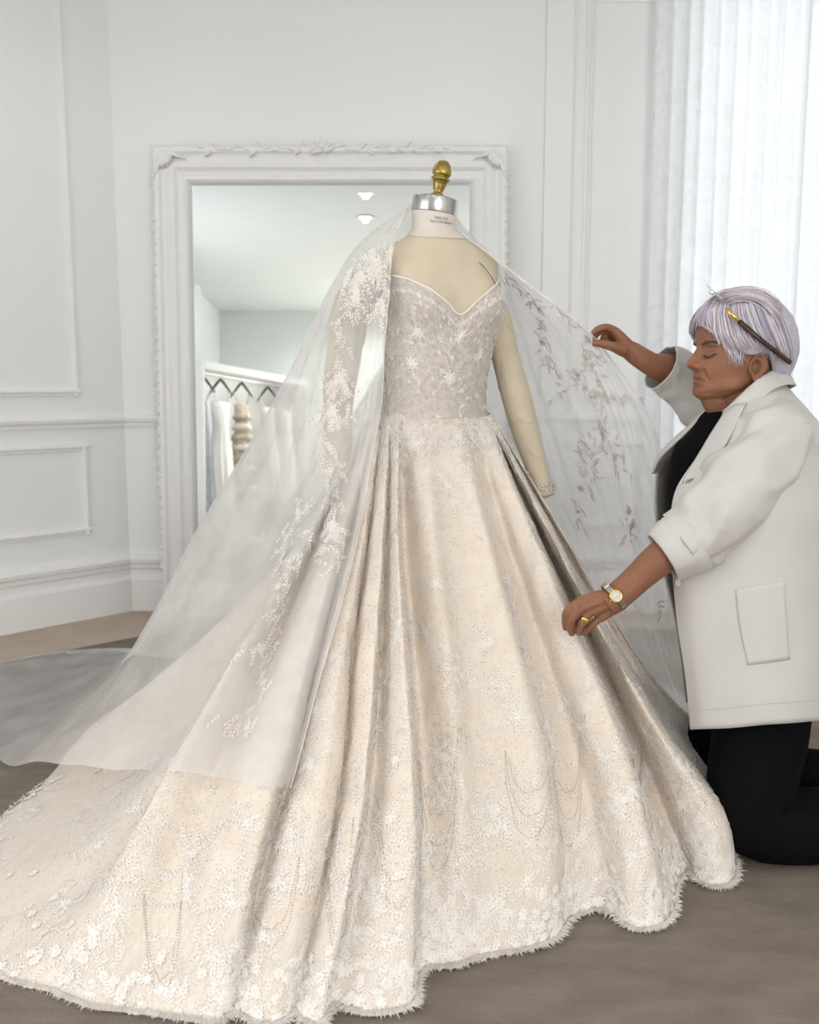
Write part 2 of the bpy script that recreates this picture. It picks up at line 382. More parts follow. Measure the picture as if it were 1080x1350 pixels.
for side in range(4):
    loops = []
    for (i_, o_) in prof:
        if side == 0: c = [(xa + i_, o_, zb - i_), (xb - i_, o_, zb - i_)]
        if side == 1: c = [(xb - i_, o_, zb - i_), (xb - i_, o_, za + i_)]
        if side == 2: c = [(xb - i_, o_, za + i_), (xa + i_, o_, za + i_)]
        if side == 3: c = [(xa + i_, o_, za + i_), (xa + i_, o_, zb - i_)]
        loops.append([lean(q) for q in c])
    mb = MB(); mb.loft([list(l) for l in zip(*loops)], True)
    mb.build('frame_rail' if side % 2 == 0 else 'frame_stile', M_mframe, mir)
gl = [lean((xa + fw - 0.01, 0.01725, za + fw - 0.01)), lean((xb - fw + 0.01, 0.01725, za + fw - 0.01)), lean((xb - fw + 0.01, 0.01725, zb - fw + 0.01)), lean((xa + fw - 0.01, 0.01725, zb - fw + 0.01))]
gb = [g + np.array((0, 0.008, 0)) for g in gl]
MB().loft([gl, gb]).build('glass', M_glass, mir)
# bevelled border of the glass
bev = MB(); inn = 0.022
gi = [lean((xa + fw + inn, 0.0175, za + fw + inn)), lean((xb - fw - inn, 0.0175, za + fw + inn)), lean((xb - fw - inn, 0.0175, zb - fw - inn)), lean((xa + fw + inn, 0.0175, zb - fw - inn))]
ge = [lean((xa + fw - .004, 0.01735, za + fw - .004)), lean((xb - fw + .004, 0.01735, za + fw - .004)), lean((xb - fw + .004, 0.01735, zb - fw + .004)), lean((xa + fw - .004, 0.01735, zb - fw + .004))]
for k in range(4):
    bev.add([ge[k], ge[(k + 1) % 4], gi[(k + 1) % 4], gi[k]], [(0, 1, 2, 3)])
bev.build('bevelled_edge', M_glass, mir)
# carved leaf ornament: corners, crest along the top, beads along the stiles
def leafblob(L, W, T, n=7):
    loops = []
    for i in range(n):
        t = i / (n - 1); ww = W * math.sin(PI * min(0.98, max(0.03, t)) ** 0.8) * 0.5 + 0.0006; bend = 0.25 * L * t * t
        loops.append([np.array((L * t, bend + ww * math.cos(q), T * max(0, math.sin(q)) * (0.4 + math.sin(PI * t)))) for q in np.linspace(0, 2 * PI, 8, endpoint=False)])
    return loops
def orn(mb, x, u, o, ang_, L, W, T=0.012, flip=1):
    ca, sa = math.cos(ang_), math.sin(ang_)
    ls = [[lean((x + ca * p[0] - sa * p[1] * flip, o + p[2], u + sa * p[0] + ca * p[1] * flip)) for p in l] for l in leafblob(L, W, T)]
    mb.loft(ls, True)
for (cx_, cz_, sx, sz) in ((xa, zb, 1, -1), (xb, zb, -1, -1), (xa, za, 1, 1), (xb, za, -1, 1)):
    mb = MB()
    for k in range(9):
        a = k / 8 * PI / 2
        orn(mb, cx_ + sx * 0.035, cz_ + sz * 0.035, 0.056, math.atan2(sz * math.sin(a), sx * math.cos(a)), 0.07 + 0.05 * (k in (0, 8)), 0.024, 0.012, sx * sz)
        orn(mb, cx_ + sx * 0.06, cz_ + sz * 0.06, 0.05, math.atan2(-sz * math.sin(a), -sx * math.cos(a)), 0.055, 0.02, 0.012)
    mb.build('corner_ornament', M_mframe, mir, True)
mb = MB(); mc = (xa + xb) / 2 - 0.03
for sgn in (-1, 1):
    for k in range(16):
        x = mc + sgn * (0.02 + k * 0.033)
        orn(mb, x, zb - 0.018 + 0.006 * math.sin(k * 1.3), 0.056, (0 if sgn > 0 else PI) + 0.5 * math.sin(k * 2.1) * sgn, 0.05, 0.02, 0.011, -1 if k % 2 else 1)
for k in range(7): orn(mb, mc, zb - 0.03, 0.057, PI * k / 6, 0.055, 0.022, 0.014)
mb.build('crest_ornament', M_mframe, mir, True)
for xs, sgn in ((xa, 1), (xb, -1)):
    mb = MB()
    for k in range(40):
        u = 0.13 + k * 0.047
        orn(mb, xs + sgn * 0.010, u, 0.058, PI / 2, 0.03, 0.014, 0.009, sgn)
        orn(mb, xs + sgn * 0.002, u + 0.02, 0.04, PI / 2 + sgn * 0.9, 0.018, 0.012, 0.008, sgn)
    mb.build('side_ornament', M_mframe, mir, True)

# ================================================================== GARMENT RACK at the far end of the room (seen in the mirror)
M_rackw = mat('rack_white', (0.88, 0.88, 0.88), 0.45, var=0.02)
M_black = mat('black_plastic', (0.02, 0.02, 0.022), 0.45, var=0.2)
M_satin = mat('white_satin', (0.86, 0.85, 0.84), 0.4, var=0.04, bump=0.1, bscale=12, sheen=0.3)
M_blush = mat('blush_lace', (0.72, 0.60, 0.50), 0.7, var=0.35, vscale=16, bump=0.4, bscale=60)
M_ivory = mat('ivory_cloth', (0.82, 0.79, 0.74), 0.6, var=0.1, vscale=10)
M_blue = mat('pale_blue_cloth', (0.62, 0.65, 0.72), 0.6, var=0.2, vscale=10)
k0 = np.array([-2.305, -1.815]); k1 = np.array([-1.615, -3.29]); kd = (k1 - k0) / np.linalg.norm(k1 - k0); kn = np.array([kd[1], -kd[0]]); kn = kn if kn[1] > 0 else -kn
RZ = 1.90
def rk(s, o, z): p = k0 + kd * s + kn * o; return np.array((p[0], p[1], z))
rkR = rotm('Z', math.atan2(kd[1], kd[0]))
rack = empty('garment_rack', tuple(rk(0.85, 0, 0)), 'white wardrobe unit with open front and hanging rail', 'rack')
MB().box(rk(0.95, -0.34, RZ / 2), (2.1, 0.03, RZ), rkR).build('back_panel', M_rackw, rack)
MB().box(rk(0.95, -0.10, RZ + 0.02), (2.1, 0.5, 0.04), rkR).build('top_panel', M_rackw, rack)
MB().box(rk(-0.12, -0.10, RZ / 2), (0.03, 0.5, RZ), rkR).build('side_panel', M_rackw, rack)
MB().box(rk(2.0, -0.10, RZ / 2), (0.03, 0.5, RZ), rkR).build('side_panel', M_rackw, rack)
MB().tube([rk(-0.1, 0, RZ - 0.07), rk(1.99, 0, RZ - 0.07)], 0.013).build('rail', M_metal, rack, True)
M_strip = mat('strip_light_diffuser', (1, 1, 1), 0.5, emit=((1, 0.97, 0.92), 14))
MB().box(rk(0.95, 0.10, RZ - 0.008), (2.0, 0.03, 0.015), rkR).build('strip_light', M_strip, rack)
MB().box(rk(0.95, 0.145, RZ - 0.012), (2.1, 0.012, 0.06), rkR).build('strip_light_lip', M_rackw, rack)  # lip added to hide the glow of the strip light
def hanger(s, z, label):
    h = empty('clothes_hanger', tuple(rk(s, 0, z)), label, 'hanger', 'hangers on the wardrobe rail')
    hk = [rk(s, 0.014 * math.cos(q), z + 0.014 + 0.0145 * math.sin(q) + 0.0) for q in np.linspace(-0.4, PI, 9)]
    hk = [rk(s, 0.016 * math.cos(q), z + 0.0 + 0.016 * math.sin(q)) for q in np.linspace(-0.5, PI, 9)]
    hk.append(rk(s, -0.0, z - 0.03)); hk.append(rk(s, 0, z - 0.05))
    MB().tube(hk, 0.004, 6).build('hook', M_metal, h, True)
    for sg in (-1, 1):
        MB().tube([rk(s, 0, z - 0.03), rk(s + sg * 0.02 , 0.03 * sg, z - 0.075), rk(s + sg * .05, 0.075 * sg, z - 0.15), rk(s + sg * .07, 0.11 * sg, z - 0.21)], [0.016, 0.016, 0.012, 0.007], 8).build('hanger_arm', M_black, h, True)
    return h
def gown(s, z, wtop, wbot, zb_, m, name, label, seed):
    r = np.random.default_rng(seed); loops = []; n = 40
    e = empty(name, tuple(rk(s, 0, z)), label, 'garment', 'garments in the wardrobe')
    ph = r.random(6) * 7
    for i in range(26):
        t = i / 25; zz = z - 0.27 - (z - 0.27 - zb_) * t
        wd = wtop + (wbot - wtop) * (t ** 0.9) - 0.35 * wtop * math.exp(-((t - 0.22) / 0.1) ** 2)
        dp = 0.05 + 0.10 * t
        loops.append([rk(s + (wd * 0.5 * math.cos(q) * (1 + 0.07 * t * math.sin(9 * q + ph[0]))), dp * math.sin(q) * (1 + 0.25 * t * math.sin(11 * q + ph[1])), zz) for q in np.linspace(0, 2 * PI, n, endpoint=False)])
    MB().loft(loops, True).build('skirt_and_bodice', m, e, True)
    for sg in (-1, 1):
        MB().tube([rk(s + sg * wtop * 0.32, 0.02, z - 0.28), rk(s + sg * 0.065, 0.06 * sg, z - 0.15), rk(s + sg * 0.055, 0.08 * sg, z - 0.13)], 0.007, 6).build('strap', m, e, True)
    return e
RAILZ = RZ - 0.07
for (s, wt, wb_, zb_, m, nm, lb, sd) in (
        (0.06, 0.10, 0.14, 0.3, M_blue, 'hanging_garment', 'pale blue and blush garment at the end of the wardrobe', 1),
        (0.38, 0.34, 0.40, 0.1, M_satin, 'hanging_gown', 'white satin gown with full skirt hanging in the wardrobe', 2),
        (0.79, 0.26, 0.26, 0.4, M_blush, 'hanging_gown', 'blush lace gown with ruffled tiers on a black hanger', 3),
        (1.34, 0.26, 0.32, 0.4, M_ivory, 'hanging_gown', 'plain ivory gown on a black hanger', 4),
        (1.74, 0.24, 0.36, 0.2, M_satin, 'hanging_gown', 'slim white satin gown hung next to the plain ivory one', 5)):
    hanger(s, RAILZ, 'black hanger carrying the ' + {1: 'pale blue and blush garment', 2: 'full-skirted white satin gown', 3: 'blush lace gown', 4: 'plain ivory gown', 5: 'slim white satin gown'}[sd])
    g = gown(s, RAILZ - 0.02, wt, wb_, zb_, m, nm, lb, sd)
    if sd == 3:
        for k in range(9):
            zz = RAILZ - 0.42 - k * 0.12; lp = []
            for (dr_, dz) in ((1.0, 0.03), (1.22, 0.0), (1.3, -0.05), (1.12, -0.045), (1.0, 0.0)):
                wv = (0.10 + 0.004 * k) * dr_
                lp.append([rk(s + wv * math.cos(q) * (1 + .04 * math.sin(13 * q + k)), (0.07 + 0.01 * k) * dr_ * math.sin(q) * (1 + .08 * math.sin(9 * q)), zz + dz) for q in np.linspace(0, 2 * PI, 30, endpoint=False)])
            MB().loft(lp, True).build('ruffle', M_ivory if k % 2 else M_blush, g, True)
# ================================================================== DRESS FORM
M_linen = mat('form_linen', (0.66, 0.575, 0.44), 0.8, var=0.05, vscale=20, bump=0.08, bscale=400, sheen=0.2)
M_neckw = mat('form_neck_cloth', (0.72, 0.67, 0.605), 0.75, var=0.03, vscale=20, bump=0.06, bscale=400)
M_steel = mat('brushed_steel', (0.62, 0.62, 0.63), 0.28, metal=1.0, var=0.5, vscale=9, stretch=(6, 6, 0.2))
M_brass = mat('aged_brass', (0.47, 0.34, 0.10), 0.36, metal=0.85, var=0.35, vscale=60, bump=0.15, bscale=120)
M_ink = mat('stamp_ink', (0.05, 0.05, 0.06), 0.8)
FY = 2.5                                   # depth of the form
PSI = math.radians(19); cp, sp_ = math.cos(PSI), math.sin(PSI)
# levels: z, centre x, half width, depth front, depth back
LV = np.array([
    [0.70, 0.075, 0.165, 0.125, 0.135],
    [0.85, 0.072, 0.160, 0.118, 0.130],
    [0.95, 0.070, 0.140, 0.108, 0.112],
    [1.03, 0.068, 0.127, 0.104, 0.100],
    [1.10, 0.070, 0.129, 0.108, 0.102],
    [1.18, 0.078, 0.140, 0.112, 0.108],
    [1.26, 0.087, 0.143, 0.112, 0.112],
    [1.32, 0.084, 0.147, 0.098, 0.112],
    [1.37, 0.076, 0.164, 0.085, 0.104],
    [1.405, 0.070, 0.158, 0.074, 0.092],
    [1.428, 0.068, 0.118, 0.068, 0.080],
    [1.443, 0.066, 0.080, 0.060, 0.070],
    [1.458, 0.064, 0.054, 0.050, 0.054]])
ZL = np.linspace(LV[0, 0], LV[-1, 0], 160)
def smooth_levels():
    out = []
    for c in range(1, 5):
        v = np.interp(ZL, LV[:, 0], LV[:, c]); k = np.ones(9) / 9
        vp = np.concatenate([np.full(4, v[0]), v, np.full(4, v[-1])]); out.append(np.convolve(vp, k, 'valid'))
    return out
LC, LA, LF, LB = smooth_levels()
def torso(angv, z, off=0.0):
    """angv, z arrays -> points; ang 0 = front of the form, + toward picture right"""
    angv = np.asarray(angv, float); z = np.asarray(z, float)
    c = np.interp(z, ZL, LC); a = np.interp(z, ZL, LA); fr = np.interp(z, ZL, LF); bk = np.interp(z, ZL, LB)
    ca = np.cos(angv); b = np.where(ca > 0, fr, bk)
    b2 = fr * (0.5 + 0.5 * np.tanh(ca * 6)) + bk * (0.5 - 0.5 * np.tanh(ca * 6))
    bust = 0.036 * np.exp(-((np.abs(angv) - 0.62) / 0.40) ** 2 - ((z - 1.275) / 0.062) ** 2) * (ca > 0)
    x = (a + off) * np.sin(angv) + bust * np.sin(angv) * 0.7; y = -(b2 + off) * ca - bust * 0.9
    return np.stack([c + x * cp - y * sp_, FY + x * sp_ + y * cp, z + 0 * x], -1)
form = empty('dress_form', (0.07, FY, 0.0), 'beige linen tailoring dress form with brass finial, wearing the gown', 'mannequin')
NA = 96; AN = np.linspace(-PI, PI, NA, endpoint=False)
G = np.array([torso(AN, np.full(NA, z)) for z in np.concatenate([np.linspace(0.70, 1.36, 40), np.linspace(1.37, 1.458, 26)])])
mb = MB(); mb.loft([list(r) for r in G], True); tors = mb.build('torso', M_linen, form, True)
# neck (leans back to picture right), cap, finial
nb0 = np.array([0.064, FY, 1.445]); ntop = at(572, 282, FY); tilt = math.radians(8)
axis = np.array([math.sin(tilt), -0.03, math.cos(tilt)]); axis /= np.linalg.norm(axis)
Rt = rotm('Y', tilt)
NQ = np.linspace(-PI, PI, 48, endpoint=False)
ze = lambda a: 1.4560 - 0.0185 * (0.5 + 0.5 * math.cos(a)) ** 1.3
edge0 = [torso([a], [ze(a)], 0.0016)[0] for a in NQ]
loops = [[torso([a], [ze(a)], -0.004)[0] for a in NQ], edge0]
for k in (0.33, 0.66, 1.0): loops.append([torso([a], [ze(a) + (1.4565 - ze(a)) * k], 0.0022)[0] for a in NQ])
def neckpt(t, q, o=0.0):
    c = nb0 + (ntop - nb0) * t; r = 0.0605 - 0.004 * math.sin(t * PI * 0.8) + o
    return c + rotm('Y', tilt * t) @ np.array((r * math.sin(q), -r * 0.98 * math.cos(q), 0.0))
for i in range(9): loops.append([neckpt(0.28 + 0.72 * i / 8, a + PSI) for a in NQ])
mb = MB(); mb.loft(loops, True); mb.build('neck', M_neckw, form, True)
mb = MB(); mb.tube(edge0 + [edge0[0]], 0.0011, 6); mb.build('neck_seam', M_linen, form, True)
ccap = ntop - np.array((0, 0, 0.002))
mb = MB().lathe([(0.0, 0.0), (0.0575, 0.0), (0.0585, 0.002), (0.0585, 0.036), (0.0575, 0.039), (0.0545, 0.040), (0.0, 0.040)], Rt, 48, ccap); mb.build('neck_cap', M_steel, form, True)
fb = ccap + Rt @ np.array((0.002, 0, 0.040)); Rf = rotm('Y', math.radians(11))
fin = [(0.0, 0), (0.0175, 0.0), (0.0190, 0.003), (0.0190, 0.009), (0.0170, 0.012), (0.0130, 0.016), (0.0128, 0.019), (0.0150, 0.024), (0.0185, 0.036), (0.0215, 0.0475), (0.0245, 0.0485), (0.0262, 0.0515), (0.0255, 0.0550), (0.0205, 0.0570), (0.0200, 0.0595), (0.0240, 0.0615), (0.0262, 0.0650), (0.0265, 0.0700), (0.0250, 0.0800), (0.0205, 0.0915), (0.0130, 0.0995), (0.006, 0.1025), (0, 0.103)]
mb = MB().lathe([(r * 0.92, z * 0.93) for r, z in fin], Rf, 32, fb); mb.build('finial', M_brass, form, True)
# stamped name on the neck
def text_mesh(body, size, name):
    cu = bpy.data.curves.new(name, 'FONT'); cu.body = body; cu.size = size; cu.align_x = 'CENTER'; cu.resolution_u = 3; cu.extrude = 0.0
    o = bpy.data.objects.new(name, cu); COL.objects.link(o); dg = bpy.context.evaluated_depsgraph_get(); dg.update()
    me = bpy.data.meshes.new_from_object(o.evaluated_get(dg)); bpy.data.objects.remove(o)
    return me
def neck_text(body, zc, size, ang0):
    me = text_mesh(body, size, 'stamp')
    bm = bmesh.new(); bm.from_mesh(me)
    bmesh.ops.triangulate(bm, faces=bm.faces)
    for v in bm.verts:
        v.co = Vector(neckpt(zc + v.co.y / 0.09, ang0 + v.co.x / 0.058, 0.0006))
    bm.to_mesh(me); bm.free(); return link('stamped_lettering', me, M_ink, form)
neck_text('DELTA', 0.66, 0.0125, 0.33); neck_text('GOODREM', 0.50, 0.0125, 0.33)
# soft arms
def arm(P, R, name='arm'):
    C = crv([at(*p) for p in P], 36); Rr = np.interp(np.linspace(0, 1, 36), np.linspace(0, 1, len(R)), R)
    mb = MB(); mb.tube(list(C), list(Rr), 20); o = mb.build(name, M_linen, form, True); return o, C, Rr
armL, CL, RL = arm([(486, 372, 2.52), (466, 400, 2.50), (457, 440, 2.49), (449, 500, 2.49), (444, 560, 2.47), (446, 610, 2.45), (452, 660, 2.43)], [0.048, 0.050, 0.046, 0.041, 0.038, 0.033, 0.026])
armR, CR, RR = arm([(640, 388, 2.55), (655, 420, 2.56), (664, 460, 2.56), (680, 520, 2.56), (695, 575, 2.55), (708, 618, 2.53), (720, 655, 2.51)], [0.036, 0.038, 0.0375, 0.040, 0.038, 0.030, 0.024])
# stand: pole and cast base under the gown
MB().lathe([(0.021, 0.04), (0.021, 0.72)], None, 20, (0.07, FY, 0)).build('stand_pole', M_steel, form, True)
MB().lathe([(0.0, 0.008), (0.20, 0.008), (0.205, 0.02), (0.19, 0.032), (0.06, 0.05), (0.03, 0.08), (0.0, 0.08)], None, 32, (0.07, FY, 0)).build('stand_base', M_brass, form, True)
# seam down the far shoulder (dark line beside the sleeve head)
MB().tube([at(632, 346, 2.448), at(640, 354, 2.443), at(648, 365, 2.438), at(653, 375, 2.434)], 0.0009, 6).build('shoulder_seam', M_black, form, True)
MB().tube([at(577, 322, 2.432), at(577, 329, 2.430)], 0.0007, 5).build('centre_mark', M_ink, form)

# ================================================================== WEDDING GOWN
def gown_mat(name, col, col2, scale, rough=0.5, bump=0.25, sheen=0.4, speck=(1, 1, 1), speck_amt=0.0):
    m = mat(name, col, rough, var=0.3, vscale=scale, bump=bump, bscale=scale * 6, sheen=sheen, col2=col2, detail=6); return m
M_skirt = gown_mat('gown_beaded_satin', (0.77, 0.69, 0.61), (0.725, 0.635, 0.545), 22, 0.42, 0.22)
M_bod = gown_mat('gown_bodice_lace', (0.75, 0.69, 0.64), (0.62, 0.565, 0.52), 90, 0.5, 0.5)
M_lace = mat('gown_lace_thread', (0.86, 0.81, 0.76), 0.45, var=0.08, vscale=40, sheen=0.5)
M_lace2 = mat('gown_lace_beige_thread', (0.74, 0.66, 0.58), 0.5, var=0.1, vscale=40, sheen=0.4)  # second lace tone, darker grey-beige thread
M_bead = mat('gown_silver_beads', (0.86, 0.82, 0.78), 0.2, spec=0.8)
M_beadg = mat('gown_grey_beads', (0.42, 0.38, 0.35), 0.25, spec=0.8)
M_cryst = mat('gown_crystal_beads', (0.97, 0.96, 0.95), 0.08, spec=1.0)
gownE = empty('wedding_gown', (0.07, FY, 0.0), 'champagne beaded ball gown with sweetheart bodice and long train', 'dress')

# ---- skirt: fold lines (ridge / valley), each a line of picture points from waist to hem
WC = np.array([0.072, FY]); WA, WB = 0.142, 0.118
def col3(pts, off, hz=0.010, dlead=0.0, hemD=None):
    P = []
    w0 = pts[0]; xw = at(w0[0], w0[1], FY)[0] - WC[0]
    s_ = max(-0.999, min(0.999, xw / WA)); Yw = FY - WB * math.sqrt(1 - s_ * s_) + dlead
    h = onfloor(*pts[-1], hz); Yh = h[1] if hemD is None else hemD
    y0, y1 = pts[0][1], pts[-1][1]
    for i, (px, py) in enumerate(pts):
        q = (py - y0) / (y1 - y0); s = q * Yw / (Yh + q * (Yw - Yh)); s = min(max(s, 0), 1)
        D = Yw + (Yh - Yw) * s + off * math.sin(PI * s ** 0.8)
        P.append(at(px, py, D))
    if hemD is None: P[-1] = h
    return np.array(P)
COLS = [
 # train at the far left
 (((487, 552), (425, 690), (368, 800), (300, 905), (200, 985), (60, 1030)), 0.000),
 (((487, 552), (412, 708), (345, 832), (262, 952), (155, 1040), (-10, 1092)), 0.085),
 (((487, 551), (395, 728), (318, 862), (222, 1006), (112, 1112), (-50, 1200)), -0.030),
 (((488, 551), (396, 738), (314, 878), (224, 1038), (130, 1158), (-10, 1285)), 0.120),
 (((489, 550), (388, 740), (303, 878), (223, 1015), (144, 1165), (70, 1310)), -0.040),
 (((490, 550), (392, 742), (318, 880), (250, 1010), (178, 1165), (120, 1330)), 0.010),
 (((492, 550), (408, 742), (342, 890), (288, 1010), (226, 1165), (170, 1335)), 0.075),
 (((494, 549), (425, 740), (372, 890), (330, 1005), (282, 1140), (235, 1345)), -0.010),
 (((496, 548), (440, 738), (398, 890), (372, 990), (334, 1140), (285, 1350)), -0.030),
 (((497, 547), (448, 738), (405, 895), (383, 990), (340, 1147), (296, 1345)), 0.010),
 (((498, 547), (451, 738), (411, 895), (390, 990), (347, 1150), (303, 1335)), 0.050),
 (((500, 546), (462, 732), (426, 880), (405, 990), (368, 1140), (322, 1345)), -0.010),
 (((503, 545), (476, 725), (448, 870), (432, 990), (405, 1140), (360, 1355)), -0.025),
 (((505, 545), (482, 725), (461, 865), (452, 985), (425, 1140), (378, 1345)), 0.000),
 (((506, 545), (484, 725), (465, 865), (455, 990), (430, 1140), (385, 1335)), 0.028),
 (((509, 544), (491, 715), (476, 862), (468, 1000), (446, 1140), (402, 1350)), -0.010),
 (((513, 544), (504, 712), (494, 860), (482, 1015), (464, 1140), (420, 1355)), -0.025),
 (((514, 544), (507, 712), (498, 860), (486, 1017), (468, 1140), (424, 1345)), 0.000),
 (((515, 544), (510, 712), (503, 860), (493, 1017), (477, 1140), (436, 1330)), 0.025),
 (((519, 544), (516, 712), (515, 860), (516, 1000), (508, 1140), (488, 1340)), -0.010),
 (((525, 544), (524, 712), (532, 860), (542, 1000), (546, 1120), (541, 1330)), -0.048),
 (((527, 544), (527, 712), (538, 858), (547, 1000), (550, 1120), (546, 1318)), -0.016),
 (((528, 545), (529, 712), (540, 858), (549, 1000), (552, 1120), (548, 1296)), 0.056),
 (((533, 546), (535, 712), (548, 858), (560, 1000), (564, 1120), (560, 1280)), 0.056),
 (((545, 550), (556, 720), (572, 860), (590, 1000), (596, 1130), (594, 1276)), 0.000),
 (((560, 552), (572, 720), (590, 860), (605, 1000), (610, 1130), (612, 1272)), -0.015),
 (((573, 553), (592, 720), (612, 860), (630, 1000), (640, 1130), (645, 1262)), 0.005),
 (((590, 553), (620, 720), (648, 860), (672, 1000), (688, 1130), (694, 1254)), 0.010),
 (((605, 553), (645, 720), (682, 860), (713, 1000), (728, 1130), (732, 1240)), -0.020),
 (((614, 552), (658, 720), (698, 860), (735, 1000), (748, 1130), (752, 1214)), 0.010),
 (((622, 552), (672, 720), (718, 860), (762, 1000), (786, 1110), (792, 1202)), 0.025),
 (((630, 551), (685, 715), (738, 850), (788, 985), (822, 1100), (838, 1228)), 0.000),
 (((638, 550), (696, 690), (757, 835), (812, 965), (848, 1080), (874, 1222)), -0.043),
 (((640, 550), (702, 692), (763, 828), (822, 970), (855, 1080), (888, 1205)), 0.011),
 (((641, 550), (705, 695), (766, 828), (826, 972), (860, 1085), (890, 1175)), 0.086),
 (((642, 549), (710, 693), (775, 830), (842, 980), (880, 1080), (912, 1152)), 0.097),
 (((643, 549), (714, 690), (790, 842), (858, 980), (898, 1072), (925, 1166)), 0.000),
 (((644, 548), (718, 690), (802, 850), (880, 985), (930, 1065), (948, 1172)), -0.043),
 (((645, 548), (722, 690), (812, 858), (890, 985), (952, 1068), (966, 1166)), -0.032),
 (((645, 547), (724, 690), (817, 862), (896, 988), (955, 1068), (967, 1142)), 0.065),
 (((646, 546), (728, 688), (824, 862), (902, 978), (950, 1040), (966, 1115)), 0.086),
 (((646, 546), (734, 690), (836, 868), (916, 985), (968, 1050), (986, 1082)), 0.000),
 (((647, 545), (738, 695), (842, 872), (922, 975), (970, 1030), (1000, 1066)), 0.065),
 (((647, 545), (741, 700), (848, 876), (932, 966), (985, 1015), (1025, 1052)), 0.022),
]
NR = 110
def resample_col(P, n=NR):
    return crv(P, n)
C = [resample_col(col3(p, o)) for p, o in COLS]
# hidden back of the skirt: hem sweeps round behind the form
rh = C[-1][-1]; lh = C[0][-1]
back_hem = [(0.93, 2.58), (0.84, 2.82), (0.80, 3.05), (0.52, 3.12), (0.36, 3.28), (0.05, 3.25), (-0.18, 3.40), (-0.46, 3.30), (-0.72, 3.34), (-0.85, 3.12), (-0.98, 2.98), (-1.00, 2.72)]
nbk = len(back_hem)
for i, (hx, hy) in enumerate(back_hem):
    t = (i + 1) / (nbk + 1); a = PI / 2 + PI * t      # angle from the front toward the right and round the back
    wx, wy = WC[0] + WA * math.sin(a), WC[1] - WB * math.cos(a)
    off = 0.04 if i % 2 else -0.03
    w3 = np.array((wx, wy, 1.0)); h3 = np.array((hx, hy, 0.010)); d = h3 - w3; dn = np.array((d[0], d[1], 0)) / (np.linalg.norm(d[:2]) + 1e-9)
    P = [np.array((w3[0] + d[0] * s ** 1.5, w3[1] + d[1] * s ** 1.5, w3[2] + d[2] * s)) + dn * off * math.sin(PI * s) for s in (0, 0.2, 0.4, 0.6, 0.8, 0.92, 1)]
    C.append(resample_col(np.array(P)))
C = np.array(C)
NSEG = 9
SK = across(C, NSEG, closed=True)
ncol = len(COLS)
# fine wrinkles
Nn = gnormals(SK, True); vv = np.linspace(0, 1, NR)[None, :]
wr_ = 0.0035 * vnoise(SK.reshape(-1, 3) * np.array((1, 1, 0.18)), 9, 3).reshape(SK.shape[:2]) * np.clip(vv * 4, 0, 1)
SK = SK + Nn * wr_[..., None]
SK[..., 2] = np.maximum(SK[..., 2], 0.010)
skirt = link('skirt', gridmesh(SK, True), M_skirt, gownE, True)
SKN = gnormals(SK, True)
cen = np.array((WC[0], WC[1]))
flip = np.sign(np.sum(SKN[:, 40, :2] * (SK[:, 40, :2] - cen), axis=1).mean()); SKN *= flip
MU = SK.shape[0]; NF = (ncol - 1) * NSEG          # front (visible) columns are 0..NF
# ---- bodice
NB_, MBR = 120, 60
ab = np.linspace(-PI, PI, NB_, endpoint=False)
def ztop(a):
    a = abs(a)
    # sweetheart: notch at the front, peaks over the cups, level round the back
    return np.interp(a, [0, 0.10, 0.25, 0.5, 0.8, 1.1, 1.5, 2.2, PI], [1.244, 1.252, 1.277, 1.308, 1.332, 1.342, 1.337, 1.325, 1.32])
BZ0 = 0.965
BG = np.zeros((NB_, MBR, 3))
for i, a in enumerate(ab):
    zs = BZ0 + (ztop(a) - BZ0) * np.linspace(0, 1, MBR); BG[i] = torso(np.full(MBR, a), zs, 0.006)
    BG[i, :6] += (np.array([BG[i, 0, 0] - WC[0], BG[i, 0, 1] - WC[1], 0]) * 0.10)[None] * np.linspace(1, 0, 6)[:, None]
bod = link('bodice', gridmesh(BG, True), M_bod, gownE, True)
BGN = gnormals(BG, True); BGN *= np.sign(np.sum(BGN[:, 30, :2] * (BG[:, 30, :2] - cen), axis=1).mean())

# ---- embroidery tools -------------------------------------------------
class Surf:
    """samples a grid (closed or not in u) by real-valued grid coordinates"""
    def __init__(s, G, N, closed):
        s.G, s.N, s.c = G, N, closed; s.m, s.n = G.shape[:2]
        d = (np.roll(G, -1, 0) - np.roll(G, 1, 0)) / 2 if closed else np.gradient(G, axis=0)
        s.lu = np.linalg.norm(d, axis=2) + 1e-5; s.lv = np.linalg.norm(np.gradient(G, axis=1), axis=2) + 1e-5
    def idx(s, u, v):
        v = np.clip(v, 0, s.n - 1.001); j = np.floor(v).astype(int); fv = v - j
        if s.c: u = np.mod(u, s.m)
        else: u = np.clip(u, 0, s.m - 1.001)
        i = np.floor(u).astype(int) % s.m; fu = u - np.floor(u); i2 = (i + 1) % s.m
        return i, i2, j, j + 1, fu, fv
    def pos(s, u, v, off=0.0):
        u = np.asarray(u, float); v = np.asarray(v, float); i, i2, j, j2, fu, fv = s.idx(u, v); fu = fu[..., None]; fv = fv[..., None]
        f = lambda A_: (A_[i, j] * (1 - fu) + A_[i2, j] * fu) * (1 - fv) + (A_[i, j2] * (1 - fu) + A_[i2, j2] * fu) * fv
        n = f(s.N); return f(s.G) + n * off, n
    def shift(s, u, v, a, b):
        """move by a metres along u and b metres along v"""
        i, i2, j, j2, fu, fv = s.idx(np.asarray(u, float), np.asarray(v, float))
        return u + a / s.lu[i, j], v + b / s.lv[i, j]
